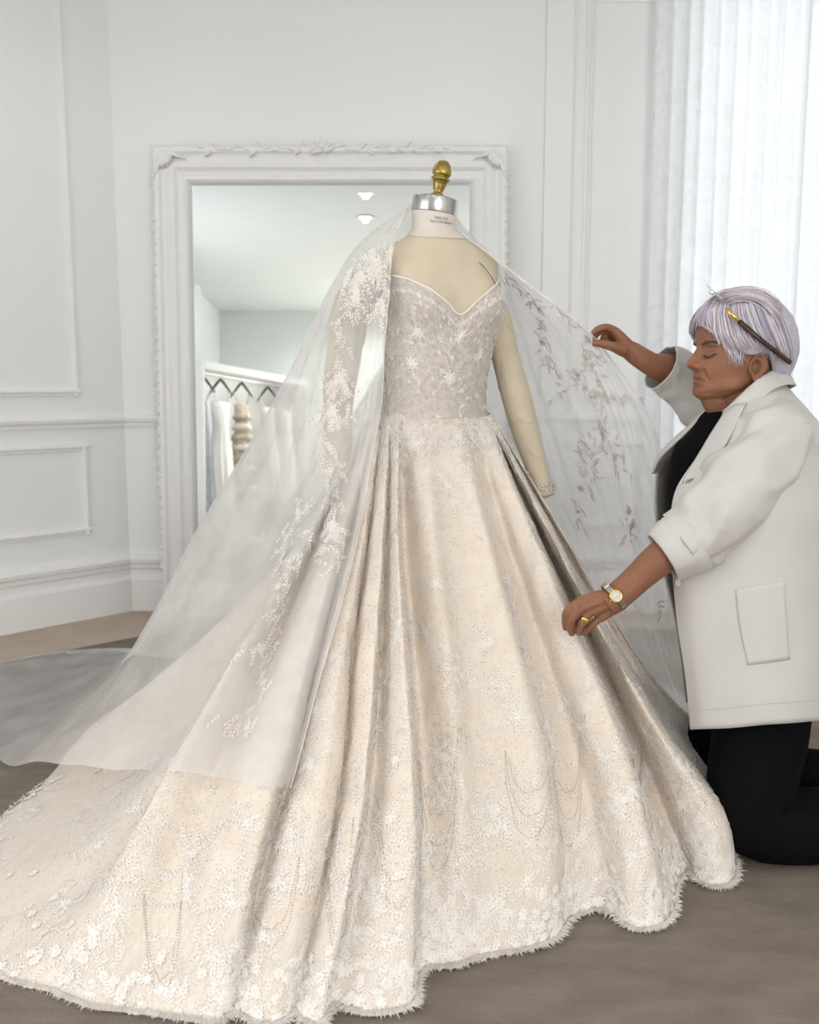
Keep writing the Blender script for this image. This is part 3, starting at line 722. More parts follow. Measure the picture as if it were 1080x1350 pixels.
class Leaves:
    def __init__(s): s.P = []; s.Q = []; s.N = []; s.W = []
    def add(s, p, q, n, w): s.P.append(p); s.Q.append(q); s.N.append(n); s.W.append(w)
    def build(s, name, m, parent, **k):
        P = np.concatenate(s.P); Q = np.concatenate(s.Q); N = np.concatenate(s.N); W = np.concatenate(s.W)[:, None]
        d = Q - P; sd = np.cross(N, d); sd /= np.linalg.norm(sd, axis=1, keepdims=True) + 1e-9
        h = np.linalg.norm(d, axis=1, keepdims=True)
        mid = P + d * 0.48
        V = np.stack([P, mid + sd * W - N * 0.0003, Q, mid - sd * W - N * 0.0003, mid + N * (W * 0.45 + 0.0006)], 1).reshape(-1, 3)
        b = np.arange(len(P))[:, None] * 5
        F = np.concatenate([b + np.array(t) for t in ((0, 1, 4), (1, 2, 4), (2, 3, 4), (3, 0, 4))])
        return link(name, fastmesh(V, F), m, parent, True, kind='stuff', **k)
OCT_V = np.array([(1, 0, 0), (-1, 0, 0), (0, 1, 0), (0, -1, 0), (0, 0, 1), (0, 0, -1)], float)
OCT_F = np.array([(0, 2, 4), (2, 1, 4), (1, 3, 4), (3, 0, 4), (2, 0, 5), (1, 2, 5), (3, 1, 5), (0, 3, 5)])
class Beads:
    def __init__(s): s.P = []; s.R = []
    def add(s, p, r): p = np.asarray(p).reshape(-1, 3); s.P.append(p); s.R.append(np.broadcast_to(np.asarray(r, float), (len(p),)))
    def build(s, name, m, parent, smooth=True, **k):
        P = np.concatenate(s.P); R = np.concatenate(s.R); a = rng.random(len(P)) * PI
        ca, sa = np.cos(a)[:, None], np.sin(a)[:, None]
        X = OCT_V[None, :, 0] * ca - OCT_V[None, :, 1] * sa; Y = OCT_V[None, :, 0] * sa + OCT_V[None, :, 1] * ca; Z = np.broadcast_to(OCT_V[None, :, 2], X.shape)
        V = P[:, None, :] + np.stack([X, Y, Z], -1) * R[:, None, None]
        F = (np.arange(len(P))[:, None, None] * 6 + OCT_F[None]).reshape(-1, 3)
        return link(name, fastmesh(V.reshape(-1, 3), F), m, parent, smooth, kind='stuff', **k)
def spray(S, LV_, BD, u, v, ang_, L, leaf=0.011, wid=0.0028, n=7, curl=0.0, off=0.0012, bead=0.0016):
    """a stem with paired leaves, conforming to surface S; ang 0 = up the cloth"""
    us, vs = [u], [v]; a = ang_; st = L / n
    for k in range(n):
        u2, v2 = S.shift(us[-1], vs[-1], st * math.sin(a), -st * math.cos(a)); us.append(float(u2)); vs.append(float(v2)); a += curl
        if vs[-1] < 0 or vs[-1] > S.n - 1: break
        for sg in (-1, 1):
            b = a + sg * (0.55 + 0.3 * rng.random()); l = leaf * (0.65 + 0.6 * rng.random()) * (1 - 0.35 * k / n)
            ue, ve = S.shift(us[-1], vs[-1], l * math.sin(b), -l * math.cos(b))
            p, n_ = S.pos(np.array([us[-1], ue]), np.array([vs[-1], ve]), off)
            LV_.add(p[:1], p[1:], n_[:1], np.array([wid * (0.65 + 0.45 * rng.random())]))
    p, n_ = S.pos(np.array(us), np.array(vs), off)
    if len(us) > 1: LV_.add(p[:-1], p[1:], n_[:-1], np.full(len(us) - 1, 0.0007))
    if BD is not None: BD.add(S.pos(np.array(us[1:]), np.array(vs[1:]), off + 0.001)[0], bead)
def flower(S, LV_, BD, u, v, R, n=6, off=0.0015, wid=0.0042, beadn=5, bead=0.0019):
    a = np.arange(n) / n * 2 * PI + rng.random() * 2
    ue, ve = S.shift(np.full(n, u), np.full(n, v), R * np.sin(a), -R * np.cos(a))
    p, n_ = S.pos(ue, ve, off + 0.001); c, cn = S.pos(np.full(n, u), np.full(n, v), off + 0.0008)
    LV_.add(c, p, n_, np.full(n, wid))
    if BD is not None:
        ub, vb = S.shift(np.full(beadn, u), np.full(beadn, v), rng.normal(size=beadn) * R * 0.25, rng.normal(size=beadn) * R * 0.25)
        BD.add(S.pos(ub, vb, off + 0.003)[0], bead)
def beadline(S, BD, us, vs, step=0.0042, r=0.0013, off=0.001):
    us = np.asarray(us, float); vs = np.asarray(vs, float)
    p, _ = S.pos(us, vs); d = np.concatenate([[0], np.cumsum(np.linalg.norm(np.diff(p, axis=0), axis=1))])
    t = np.arange(0, d[-1], step); BD.add(S.pos(np.interp(t, d, us), np.interp(t, d, vs), off)[0], r)
# picture pixel -> surface coordinates (nearest visible grid node), used to put each motif where it is on the cloth
def proj_all(G):
    d = G - np.array((0, 0, CAMZ)); z = d[..., 1] * cT - d[..., 2] * sT
    return np.stack([540 + FPX * d[..., 0] / z, 675 - FPX * (d[..., 1] * sT + d[..., 2] * cT) / z, z], -1)
class Finder:
    def __init__(s, G, N, u0=0, u1=None):
        s.u0 = u0; A_ = proj_all(G)[u0:u1]; s.A = A_; view = np.sum(N[u0:u1] * (np.array((0, 0, CAMZ)) - G[u0:u1]), -1); s.ok = view > 0
    def __call__(s, px, py):
        e = (s.A[..., 0] - px) ** 2 + (s.A[..., 1] - py) ** 2 + np.where(s.ok, 0, 400) + 30 * s.A[..., 2]
        i, j = np.unravel_index(np.argmin(e), e.shape); return float(i + s.u0), float(j)
SS = Surf(SK, SKN, True); FS = Finder(SK, SKN, 0, NF + 1)
SB = Surf(BG, BGN, True); FB = Finder(BG, BGN)
# ---- bodice embroidery
LB1, LB2, BB, BC = Leaves(), Leaves(), Beads(), Beads()
nsc = 1250
for k in range(nsc):
    u = rng.random() * NB_; v = rng.random() ** 0.9 * (MBR - 4) + 2
    a = abs((u / NB_ * 2 - 1) * PI)
    if a > 2.0 and k % 3: continue
    L_ = LB1 if rng.random() < 0.6 else LB2
    if rng.random() < 0.22: flower(SB, L_, BC, u, v, 0.0072, 6, wid=0.0021, beadn=3, bead=0.0013)
    else: spray(SB, L_, BB, u, v, rng.random() * 2 * PI, 0.022, 0.0062, 0.0012, 5, rng.normal() * 0.3, bead=0.0010)
# lattice net on the upper cups and lower body
for fam in (-1, 1):
    for k in range(70):
        vs = np.linspace(1, MBR - 2, 60); us = k / 70 * NB_ + fam * (vs * 0.30)
        m_ = np.abs(((us / NB_ * 2) % 2 - 1)) < 0.55
        if m_.sum() > 8: beadline(SB, BB, us, vs, 0.0030, 0.00075, 0.0005)
# sweetheart edging: scalloped cord + leaves + beads
ue = np.linspace(0, NB_, 400); beadline(SB, BC, ue, np.full(400, MBR - 1.2), 0.0034, 0.0017, 0.001); beadline(SB, BB, ue, np.full(400, MBR - 3.2), 0.004, 0.0014, 0.001)
edge = MB(); epts = [torso([a], [ztop(a)], 0.0075)[0] for a in np.linspace(-PI, PI, 140)]
edge.tube(epts, 0.0030, 8); edge.build('neckline_piping', M_lace, gownE, True)
for a in np.linspace(-1.9, 1.9, 150):
    u = (a / PI + 1) / 2 * NB_; spray(SB, LB1, None, u, MBR - 5.0, rng.normal() * 0.5, 0.010, 0.007, 0.0019, 2, 0)
for a0 in (-1.0, -0.45, 0.45, 1.0):        # scrolls under the neckline
    for rr in (0.020, 0.027):
        q = np.linspace(-0.3, PI + 0.3, 40); u, v = SB.shift(np.full(40, (a0 / PI + 1) / 2 * NB_), np.full(40, MBR - 12.0), rr * np.cos(q), -rr * np.sin(q)); beadline(SB, BC, u, v, 0.003, 0.0013, 0.001)
for (px, py) in ((553, 437), (608, 446), (592, 500), (545, 480), (630, 470)):
    u, v = FB(px, py)
    for r_ in (0.020, 0.013, 0.007): flower(SB, LB1, BC, u, v, r_, 8, wid=0.0040, beadn=6, off=0.002)
    for q in range(6): spray(SB, LB1, BB, u, v, q * PI / 3, 0.045, 0.010, 0.0022, 6, 0.15)
LB1.build('bodice_lace', M_lace, gownE); LB2.build('bodice_beige_lace', M_lace2, gownE); BB.build('bodice_beads', M_bead, gownE); BC.build('bodice_crystals', M_cryst, gownE)

# ---- skirt embroidery
L1, B1, B2, B3 = Leaves(), Beads(), Beads(), Beads()
def cluster(px, py, size=0.05, n=6, up=0.0):
    u, v = FS(px, py)
    flower(SS, L1, B2, u, v, 0.013, 7, wid=0.0036, beadn=6)
    for k in range(n): spray(SS, L1, B1, u, v, up + (k / n) * 2 * PI + rng.normal() * 0.2, size * (0.7 + 0.6 * rng.random()), 0.012, 0.0026, 6, rng.normal() * 0.12)
# sprays trailing down from the waist
for k in range(420):
    u = rng.random() * NF; v = abs(rng.normal()) * 9
    spray(SS, L1, B1 if k % 2 else B2, u, v, PI + rng.normal() * 0.6, 0.045, 0.010, 0.0024, 6, rng.normal() * 0.1)
for (px, py) in ((470, 620), (545, 590), (610, 575), (600, 660), (570, 690), (575, 770), (590, 640), (668, 770), (675, 800), (640, 850), (700, 690), (560, 830), (600, 880), (620, 900),
                 (590, 1000), (585, 1030), (580, 990), (660, 910), (685, 940), (715, 905), (715, 960), (730, 980), (650, 1060), (640, 1100), (700, 1110), (660, 1090), (730, 1110), (770, 1100), (790, 1090), (760, 1110),
                 (620, 1180), (660, 1190), (690, 1170), (640, 1210), (580, 1200), (590, 1230), (570, 1170), (800, 1150), (840, 1130), (820, 1180), (860, 1190), (770, 1180), (740, 1160),
                 (480, 1180), (500, 1210), (470, 1230), (520, 1240), (490, 1160), (380, 1090), (372, 1120), (368, 1160), (400, 980), (410, 1010), (420, 940), (440, 870), (350, 1230), (320, 1260), (300, 1190), (255, 1130), (250, 1180), (330, 1090), (280, 1250), (150, 1200), (120, 1240), (100, 1260), (90, 1190), (130, 1110), (180, 1070), (230, 1000), (330, 930), (280, 960),
                 (510, 900), (520, 1000), (500, 960), (515, 1080), (525, 820), (690, 860), (740, 850), (745, 930), (770, 960), (800, 1000), (820, 1060), (840, 1040), (915, 1110), (935, 1095), (945, 1130), (900, 1060), (870, 1120), (880, 1150), (890, 1010), (850, 960), (860, 890), (840, 905)):
    cluster(px + rng.normal() * 3, py + rng.normal() * 3, 0.042, 6)
# vertical vines running with the folds
for px0, py0, px1, py1 in ((690, 680, 760, 850), (700, 660, 745, 790), (560, 560, 600, 800), (470, 760, 400, 1050), (520, 700, 530, 980), (590, 860, 590, 1060), (650, 880, 730, 1000), (770, 860, 840, 1050), (330, 880, 190, 1150), (440, 880, 370, 1140), (240, 1000, 130, 1230), (505, 860, 480, 1180)):
    n = 16
    for k in range(n):
        t = k / n; u, v = FS(px0 + (px1 - px0) * t, py0 + (py1 - py0) * t)
        spray(SS, L1, B1, u, v, PI + (1 if k % 2 else -1) * 0.6 + rng.normal() * 0.2, 0.035, 0.010, 0.0023, 5, rng.normal() * 0.15)
for k in range(420):
    u = rng.random() * NF; v = 8 + rng.random() * (NR - 30)
    spray(SS, L1, B2 if k % 2 else B1, u, v, PI + rng.normal() * 1.0, 0.026, 0.0075, 0.0016, 4, rng.normal() * 0.25, bead=0.0012)
# tiny dotted beading all over
uu = rng.random(15000) * (NF + 4) - 2; vv_ = np.sqrt(rng.random(15000)) * (NR - 14)
B3.add(SS.pos(uu, vv_, 0.0006)[0], 0.0010)
uu = rng.random(5000) * NF; vv_ = np.sqrt(rng.random(5000)) * (NR - 10)
B2.add(SS.pos(uu, vv_, 0.0008)[0], 0.0011)
# swags of grey beads, each hung between two fold lines
def swag(x0, x1, y0, y1, bottoms, lean=0.0):
    """rows of beads hanging in a U between (x0,y0) and (x1,y1)"""
    for k, yb in enumerate(bottoms):
        q = np.linspace(0, 1, 44); h = 1 - np.abs(2 * q - 1) ** 3.0
        pts = [FS(x0 + (x1 - x0) * t + lean * hh - k * 2 + k * 4 * t, (y0 + (y1 - y0) * t) * (1 - hh) + yb * hh) for t, hh in zip(q, h)]
        p = SS.pos(np.array([c[0] for c in pts]), np.array([c[1] for c in pts]), 0.0016)[0]
        for _ in range(3): p[1:-1] = (p[:-2] + 2 * p[1:-1] + p[2:]) / 4
        d = np.concatenate([[0], np.cumsum(np.linalg.norm(np.diff(p, axis=0), axis=1))]); t = np.arange(0, d[-1], 0.0052)
        B3.add(np.stack([np.interp(t, d, p[:, c]) for c in range(3)], -1), 0.0014)
swag(553, 604, 1000, 960, (1078, 1115, 1145)); swag(668, 728, 990, 1000, (1045, 1075, 1103)); swag(733, 768, 1030, 940, (1045, 1080, 1115)); swag(500, 545, 1060, 1130, (1165, 1195)); swag(430, 465, 1120, 1080, (1235, 1262)); swag(332, 395, 1190, 1130, (1222, 1245), -6)
swag(870, 900, 1000, 1010, (1032, 1052)); swag(895, 922, 975, 975, (1012, 1025)); swag(835, 845, 1000, 990, (1035, 1055)); swag(920, 948, 1000, 1005, (1045, 1060)); swag(190, 240, 1180, 1150, (1290, 1310))
# lattice band and thick lace at the hem
v0l = NR - 15
for fam in (-1, 1):
    for k in range(int(NF / 2.2)):
        vs = np.linspace(v0l, NR - 1.3, 26); us = k * 2.2 + fam * (vs - v0l) * 0.55
        p, n_ = SS.pos(us, vs, 0.0012); L1.add(p[:-1], p[1:], n_[:-1], np.full(25, 0.0009))
for k in range(950):
    u = rng.random() * NF; v = NR - 1 - abs(rng.normal()) * 4.5
    if k % 3 == 0: flower(SS, L1, B2, u, v, 0.012, 7, wid=0.0036, beadn=4)
    else: spray(SS, L1, B2 if k % 2 else B1, u, v, rng.normal() * 0.9, 0.034, 0.011, 0.0026, 5, rng.normal() * 0.2)
for k in range(420):
    u = rng.random() * NF; v = NR - 16 - abs(rng.normal()) * 8
    spray(SS, L1, B1, u, v, rng.random() * 2 * PI, 0.045, 0.011, 0.0026, 6, rng.normal() * 0.15)
# scalloped arches of cord over the hem
for k in range(0, NF, 16):
    for rr in (0.045, 0.052, 0.059):
        q = np.linspace(0, PI, 40); u, v = SS.shift(np.full(40, k + 8.0), np.full(40, NR - 5.0), rr * np.cos(q), -rr * np.sin(q)); v = np.clip(v, 0, NR - 1.2)
        p, n_ = SS.pos(u, v, 0.0016); L1.add(p[:-1], p[1:], n_[:-1], np.full(39, 0.0012))
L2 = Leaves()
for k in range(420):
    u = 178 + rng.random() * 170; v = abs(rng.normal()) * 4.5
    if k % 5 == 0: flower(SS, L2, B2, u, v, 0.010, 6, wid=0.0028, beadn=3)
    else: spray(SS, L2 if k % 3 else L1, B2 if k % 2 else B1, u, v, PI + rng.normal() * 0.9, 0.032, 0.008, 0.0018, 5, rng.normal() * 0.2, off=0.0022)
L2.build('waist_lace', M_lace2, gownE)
L1.build('skirt_lace', M_lace, gownE); B1.build('skirt_pearl_beads', M_bead, gownE); B2.build('skirt_crystals', M_cryst, gownE); B3.build('skirt_grey_beads', M_beadg, gownE)
# fringe of cut thread along the hem
FR = Leaves(); nfz = 6500
u = rng.random(nfz) * NF; p, n_ = SS.pos(u, np.full(nfz, NR - 1.3), 0.001)
q = p + n_ * (0.006 + 0.012 * rng.random((nfz, 1))) + rng.normal(size=(nfz, 3)) * 0.004; q[:, 2] = np.maximum(0.009, p[:, 2] - 0.004 * rng.random(nfz) + 0.012 * rng.random(nfz))
FR.add(p + np.array((0, 0, 0.006)), q, np.broadcast_to(np.array((0, 0, 1.0)), p.shape), np.full(nfz, 0.0011)); FR.build('hem_fringe', M_lace, gownE)
# sleeve embroidery: sheer lace over both arms of the form
def tube_surf(Cc, Rr, o=0.0012):
    n = len(Cc); G = np.zeros((24, n, 3)); N_ = np.zeros((24, n, 3)); T = np.gradient(Cc, axis=0); T /= np.linalg.norm(T, axis=1, keepdims=True)
    for j in range(n):
        a = np.cross(T[j], (0, 1, 0)); a /= np.linalg.norm(a); b = np.cross(T[j], a)
        for i in range(24):
            q = i / 24 * 2 * PI; d = math.cos(q) * a + math.sin(q) * b; G[i, j] = Cc[j] + d * (Rr[j] + o); N_[i, j] = d
    return G, N_
sl = Leaves(); slb = Beads()
for (Cc, Rr, cnt) in ((CR, RR, 26), (CL, RL, 70)):
    G_, N_ = tube_surf(Cc, Rr); S_ = Surf(G_, N_, True)
    for k in range(cnt):
        spray(S_, sl, slb, rng.random() * 24, 3 + rng.random() * 32, PI + rng.normal() * 0.7, 0.05, 0.008, 0.0015, 6, rng.normal() * 0.2, bead=0.0008)
    for k in range(26): flower(S_, sl, slb, rng.random() * 24, 33.5 + rng.random(), 0.007, 6, beadn=3)
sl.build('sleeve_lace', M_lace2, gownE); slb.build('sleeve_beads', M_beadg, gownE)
# ================================================================== VEIL (one long sheer sheet worn as a cape)
M_tulle = tulle_mat('veil_tulle', (0.94, 0.94, 0.945), 0.54, 0.45)
M_vlace = mat('veil_lace_thread', (0.83, 0.78, 0.74), 0.45, var=0.05, vscale=40, sheen=0.5)
M_vlace2 = mat('veil_lace_thread_silver', (0.72, 0.69, 0.65), 0.4, var=0.15, vscale=40, sheen=0.4)
veilE = empty('veil', (0.07, 2.6, 0.0), 'sheer white tulle cape veil with leaf lace, draped from the neck of the form', 'veil')
def P3(l): return np.array([at(*p) for p in l])
VF = [  # left half, front edge first; last point of each lies on or near the skirt / floor
 [(536, 276, 2.47), (524, 305, 2.432), (516, 345, 2.41), (512, 400, 2.375), (507, 460, 2.37), (503, 530, 2.36), (492, 600, 2.28), (478, 690, 2.2), (455, 790, 2.08), (425, 900, 1.97), (402, 985, 1.9), (386, 1040, 1.86)],
 [(538, 274, 2.49), (510, 306, 2.435), (500, 345, 2.40), (494, 400, 2.38), (489, 460, 2.37), (482, 530, 2.36), (466, 600, 2.29), (446, 690, 2.22), (418, 790, 2.1), (386, 900, 2.0), (356, 985, 1.92), (338, 1034, 1.88)],
 [(540, 272, 2.51), (496, 309, 2.44), (482, 346, 2.41), (470, 400, 2.40), (462, 460, 2.395), (455, 530, 2.38), (440, 600, 2.32), (412, 690, 2.26), (376, 790, 2.16), (334, 900, 2.06), (296, 985, 1.98), (275, 1024, 1.95)],
 [(541, 271, 2.53), (486, 313, 2.46), (466, 348, 2.435), (446, 400, 2.43), (432, 460, 2.425), (418, 530, 2.41), (394, 600, 2.38), (356, 690, 2.34), (310, 790, 2.28), (258, 900, 2.2), (206, 985, 2.1), (178, 1012, 2.08)],
 [(542, 270, 2.55), (479, 317, 2.49), (456, 351, 2.475), (430, 400, 2.475), (406, 460, 2.475), (382, 522, 2.48), (350, 592, 2.48), (300, 680, 2.48), (246, 780, 2.46), (186, 890, 2.42), (120, 975, 2.3), (80, 1010, 2.25)],
 [(543, 269, 2.57), (474, 321, 2.53), (450, 354, 2.52), (421, 410, 2.53), (393, 470, 2.55), (362, 530, 2.58), (326, 595, 2.62), (262, 697, 2.7), (212, 790, 2.78), (150, 890, 2.75), (70, 960, 2.6), (0, 1000, 2.5)],
]
FLZ = 0.014
C_ = [crv(P3(l), 90) for l in VF]
c6 = np.vstack([P3([(544, 268, 2.585), (478, 326, 2.60), (455, 362, 2.62), (424, 425, 2.66), (396, 485, 2.71), (366, 540, 2.77), (330, 602, 2.85), (270, 700, 2.97), (222, 785, 3.06), (176, 862, 3.12)]), onfloor(105, 884, FLZ), onfloor(0, 895, FLZ)])
c7 = np.vstack([P3([(546, 267, 2.60), (486, 332, 2.66), (464, 370, 2.70), (436, 440, 2.78), (410, 500, 2.85), (382, 560, 2.93), (345, 625, 3.03), (285, 715, 3.16), (232, 800, 3.25)]), onfloor(175, 862, 0.04), onfloor(120, 858, FLZ), onfloor(10, 870, FLZ)])
C_ += [crv(c6, 90), crv(c7, 90)]
for l in ([(0.03, 2.60, 1.535), (-0.04, 2.70, 1.40), (-0.12, 2.82, 1.2), (-0.32, 3.05, 0.8), (-0.55, 3.32, 0.4), (-0.66, 3.48, 0.12), (-0.74, 3.58, FLZ), (-0.85, 3.68, FLZ)],
          [(0.064, 2.605, 1.535), (0.06, 2.72, 1.40), (0.05, 2.86, 1.2), (-0.02, 3.14, 0.8), (-0.10, 3.45, 0.4), (-0.14, 3.62, 0.12), (-0.16, 3.74, FLZ), (-0.18, 3.86, FLZ)],
          [(0.10, 2.60, 1.535), (0.17, 2.70, 1.39), (0.23, 2.82, 1.2), (0.36, 3.05, 0.8), (0.50, 3.30, 0.4), (0.56, 3.45, 0.12), (0.60, 3.55, FLZ), (0.64, 3.66, FLZ)]):
    C_.append(crv(np.array(l), 90))
VR = [
 ([(598, 278, 2.575), (626, 326, 2.60), (652, 368, 2.63), (670, 440, 2.68), (692, 520, 2.73), (722, 620, 2.79), (772, 740, 2.88), (835, 860, 2.98)], (884, 918), (910, 925)),
 ([(599, 282, 2.565), (633, 326, 2.58), (664, 367, 2.59), (688, 430, 2.63), (716, 515, 2.68), (755, 630, 2.74), (806, 765, 2.82), (858, 880, 2.90)], (908, 945), (940, 955)),
 ([(600, 288, 2.55), (640, 329, 2.53), (676, 368, 2.51), (712, 420, 2.53), (750, 500, 2.57), (790, 600, 2.63), (826, 730, 2.70), (875, 890, 2.78)], (930, 985), (965, 995)),
 ([(601, 294, 2.53), (645, 333, 2.48), (692, 374, 2.44), (738, 420, 2.41), (780, 478, 2.45), (815, 560, 2.51), (846, 690, 2.58), (890, 870, 2.66)], (950, 1005), (985, 1012)),
 ([(602, 299, 2.51), (648, 336, 2.45), (700, 378, 2.41), (757, 424, 2.375), (795, 474, 2.43), (832, 550, 2.48), (864, 670, 2.53), (905, 860, 2.60)], (965, 1015), (1000, 1022)),
 ([(602, 303, 2.50), (650, 339, 2.44), (706, 383, 2.40), (776, 437, 2.355), (806, 474, 2.43), (850, 540, 2.44), (885, 642, 2.50), (925, 850, 2.57)], (985, 1025), (1015, 1030)),
]
for l, f1, f2 in VR: C_.append(crv(np.vstack([P3(l), onfloor(*f1, 0.05), onfloor(*f2, FLZ)]), 90))
C_ = np.array(C_)
# small gathers: radiating ripples between the control lines
VG = across(C_, 14)
VN = gnormals(VG)
if np.sum(VN[20, 30] * (np.array((0, 0, CAMZ)) - VG[20, 30])) < 0: VN = -VN
ui = np.arange(VG.shape[0])[:, None]; vi = np.linspace(0, 1, 90)[None, :]
rip = 0.010 * np.sin(ui * 0.62 + 0.6 * np.sin(ui * 0.13) + 1.2 * vi) * np.clip(vi * 2.2, 0, 1) * (1 - 0.6 * vi) + 0.012 * np.sin(ui * 0.21 + 2.0 * vi) * vi
hold = np.exp(-((proj_all(VG)[..., 0] - 778) ** 2 + (proj_all(VG)[..., 1] - 440) ** 2) / 45 ** 2)
rip = rip * (1 - hold)
VG = VG + VN * rip[..., None]
# keep the sheet outside gown and form: move along the line of sight where it would dip inside
parts_bvh = []
for o in (skirt, bod, tors, armL, armR):
    me = o.data; parts_bvh.append(BVHTree.FromPolygons([v.co for v in me.vertices], [p.vertices for p in me.polygons]))
org = Vector((0, 0, CAMZ)); ncl = 6 * 14 + 1
for i in range(VG.shape[0]):
    front = i <= 5 * 14 + 6
    if not front: continue
    for j in range(VG.shape[1]):
        d = Vector(VG[i, j]) - org; L_ = d.length; d /= L_; hit = None
        for b in parts_bvh:
            h = b.ray_cast(org, d, L_ + 0.03)
            if h[0] is not None and (hit is None or h[3] < hit): hit = h[3]
        if hit is not None: VG[i, j] = np.array(org + d * min(L_, hit - 0.032))
# smooth the pushed region lightly along both directions
for _ in range(3):
    S_ = VG.copy(); S_[1:-1, 1:-1] = (VG[:-2, 1:-1] + VG[2:, 1:-1] + VG[1:-1, :-2] + VG[1:-1, 2:] + 2 * VG[1:-1, 1:-1]) / 6
    VG[:80] = S_[:80]
npv = 5 * 14 + 7; Lim = np.full((npv, VG.shape[1]), 99.0)
for i in range(npv):
    for j in range(VG.shape[1]):
        d = Vector(VG[i, j]) - org; L_ = d.length; d /= L_
        for b in parts_bvh:
            h = b.ray_cast(org, d, L_ + 0.05)
            if h[0] is not None: Lim[i, j] = min(Lim[i, j], h[3] - 0.02)
for _ in range(2):
    E_ = Lim.copy()
    for di in (-1, 0, 1):
        for dj in (-1, 0, 1): E_ = np.minimum(E_, np.roll(np.roll(Lim, di, 0), dj, 1) if True else E_)
    E_[0], E_[-1], E_[:, 0], E_[:, -1] = Lim[0], Lim[-1], Lim[:, 0], Lim[:, -1]; Lim = E_
for i in range(npv):
    for j in range(VG.shape[1]):
        d = VG[i, j] - np.array(org); L_ = np.linalg.norm(d)
        if Lim[i, j] < L_ and L_ - Lim[i, j] < 0.12: VG[i, j] = np.array(org) + d / L_ * Lim[i, j]
VG[..., 2] = np.maximum(VG[..., 2], FLZ)
link('tulle_sheet', gridmesh(VG), M_tulle, veilE, True)
VN = gnormals(VG)
if np.sum(VN[20, 30] * (np.array((0, 0, CAMZ)) - VG[20, 30])) < 0: VN = -VN
ncr = 11 * 14; VN[ncr:] *= np.where(np.sum(VN[ncr:] * (np.array((0, 0, CAMZ)) - VG[ncr:]), -1, keepdims=True) < 0, -1, 1)
SV = Surf(VG, VN, False); FVl = Finder(VG, VN, 0, 80); FVr = Finder(VG, np.where(np.sum(VN * (np.array((0, 0, CAMZ)) - VG), -1, keepdims=True) < 0, -VN, VN), 11 * 14, None)
VL, VB, VL2, VB2 = Leaves(), Beads(), Leaves(), Beads()
def vspray(F, LL, BB_, px, py, ang_, L=0.055, leaf=0.016, wid=0.0034, n=6):
    u, v = F(px, py); spray(SV, LL, BB_, u, v, ang_, L, leaf, wid, n, rng.normal() * 0.12, off=0.002, bead=0.0013)
# leaf vines on the left half
paths = [[(535, 285), (515, 312), (500, 335), (482, 352), (466, 380), (456, 405), (450, 435), (448, 470), (440, 505), (428, 540), (424, 575), (436, 600)],
         [(505, 345), (506, 375), (500, 400), (501, 425)], [(482, 340), (470, 362), (462, 380)], [(460, 500), (462, 530), (455, 550), (440, 545)],
         [(436, 600), (445, 630), (430, 660), (438, 690), (440, 720), (438, 748)], [(455, 655), (440, 675), (448, 720)],
         [(408, 655), (395, 680), (382, 705), (372, 735), (376, 765), (370, 800), (362, 835), (358, 870), (356, 905)], [(420, 700), (395, 730), (370, 770)],
         [(350, 845), (330, 853), (318, 858)], [(300, 940), (330, 950), (345, 930)]]
for pth in paths:
    pth = np.array(pth, float); d = np.concatenate([[0], np.cumsum(np.linalg.norm(np.diff(pth, axis=0), axis=1))])
    for t in np.arange(0, d[-1], 9.5):
        px, py = np.interp(t, d, pth[:, 0]), np.interp(t, d, pth[:, 1])
        for k in range(2): vspray(FVl, VL, VB, px + rng.normal() * 4, py + rng.normal() * 3, PI + rng.normal() * 0.9, 0.036, 0.012, 0.0023, 4)
for (px, py) in ((478, 365), (500, 350), (470, 395), (490, 335), (505, 400), (446, 500), (438, 540), (440, 690), (375, 740), (520, 330), (460, 362)):
    u, v = FVl(px, py)
    for r_ in (0.020, 0.012): flower(SV, VL, VB, u, v, r_, 7, 0.002, 0.0045, 5)
    for k in range(5): vspray(FVl, VL, VB, px, py, PI + (k - 2) * 0.45, 0.048, 0.014, 0.0028, 5)
# scattered sequins
us = rng.random(700) * 80; vs = 8 + rng.random(700) * 70; VB.add(SV.pos(us, vs, 0.001)[0], 0.0012)
# right half: silver-toned vines
paths = [[(655, 352), (680, 372), (700, 392), (712, 420), (716, 445), (724, 470), (740, 490), (762, 490), (778, 478), (770, 455)], [(722, 395), (745, 415), (765, 430)],
         [(778, 450), (782, 480), (792, 512), (796, 540), (792, 570), (790, 600), (780, 625), (772, 645)], [(772, 510), (800, 520), (822, 522)], [(796, 565), (808, 590), (815, 605), (822, 625)],
         [(785, 560), (770, 590), (765, 620)], [(830, 672), (834, 690), (828, 715)], [(735, 520), (750, 510), (765, 500)], [(760, 660), (768, 690)]]
for pth in paths:
    pth = np.array(pth, float); d = np.concatenate([[0], np.cumsum(np.linalg.norm(np.diff(pth, axis=0), axis=1))])
    for t in np.arange(0, d[-1] + 1, 7.0):
        px, py = np.interp(t, d, pth[:, 0]), np.interp(t, d, pth[:, 1])
        for k in range(2): vspray(FVr, VL2 if rng.random() < 0.5 else VL, VB2, px + rng.normal() * 4, py + rng.normal() * 4, PI + rng.normal() * 1.2, 0.028, 0.009, 0.0016, 4)
for (px, py) in ((715, 447), (760, 490), (795, 570), (767, 643), (790, 520), (830, 675), (833, 690), (812, 600), (775, 445), (772, 470)):
    u, v = FVr(px, py); flower(SV, VL2, VB2, u, v, 0.014, 7, 0.002, 0.003, 5)
vspray(FVr, VL2, VB2, 866, 785, PI - 0.25, 0.10, 0.016, 0.0032, 7)
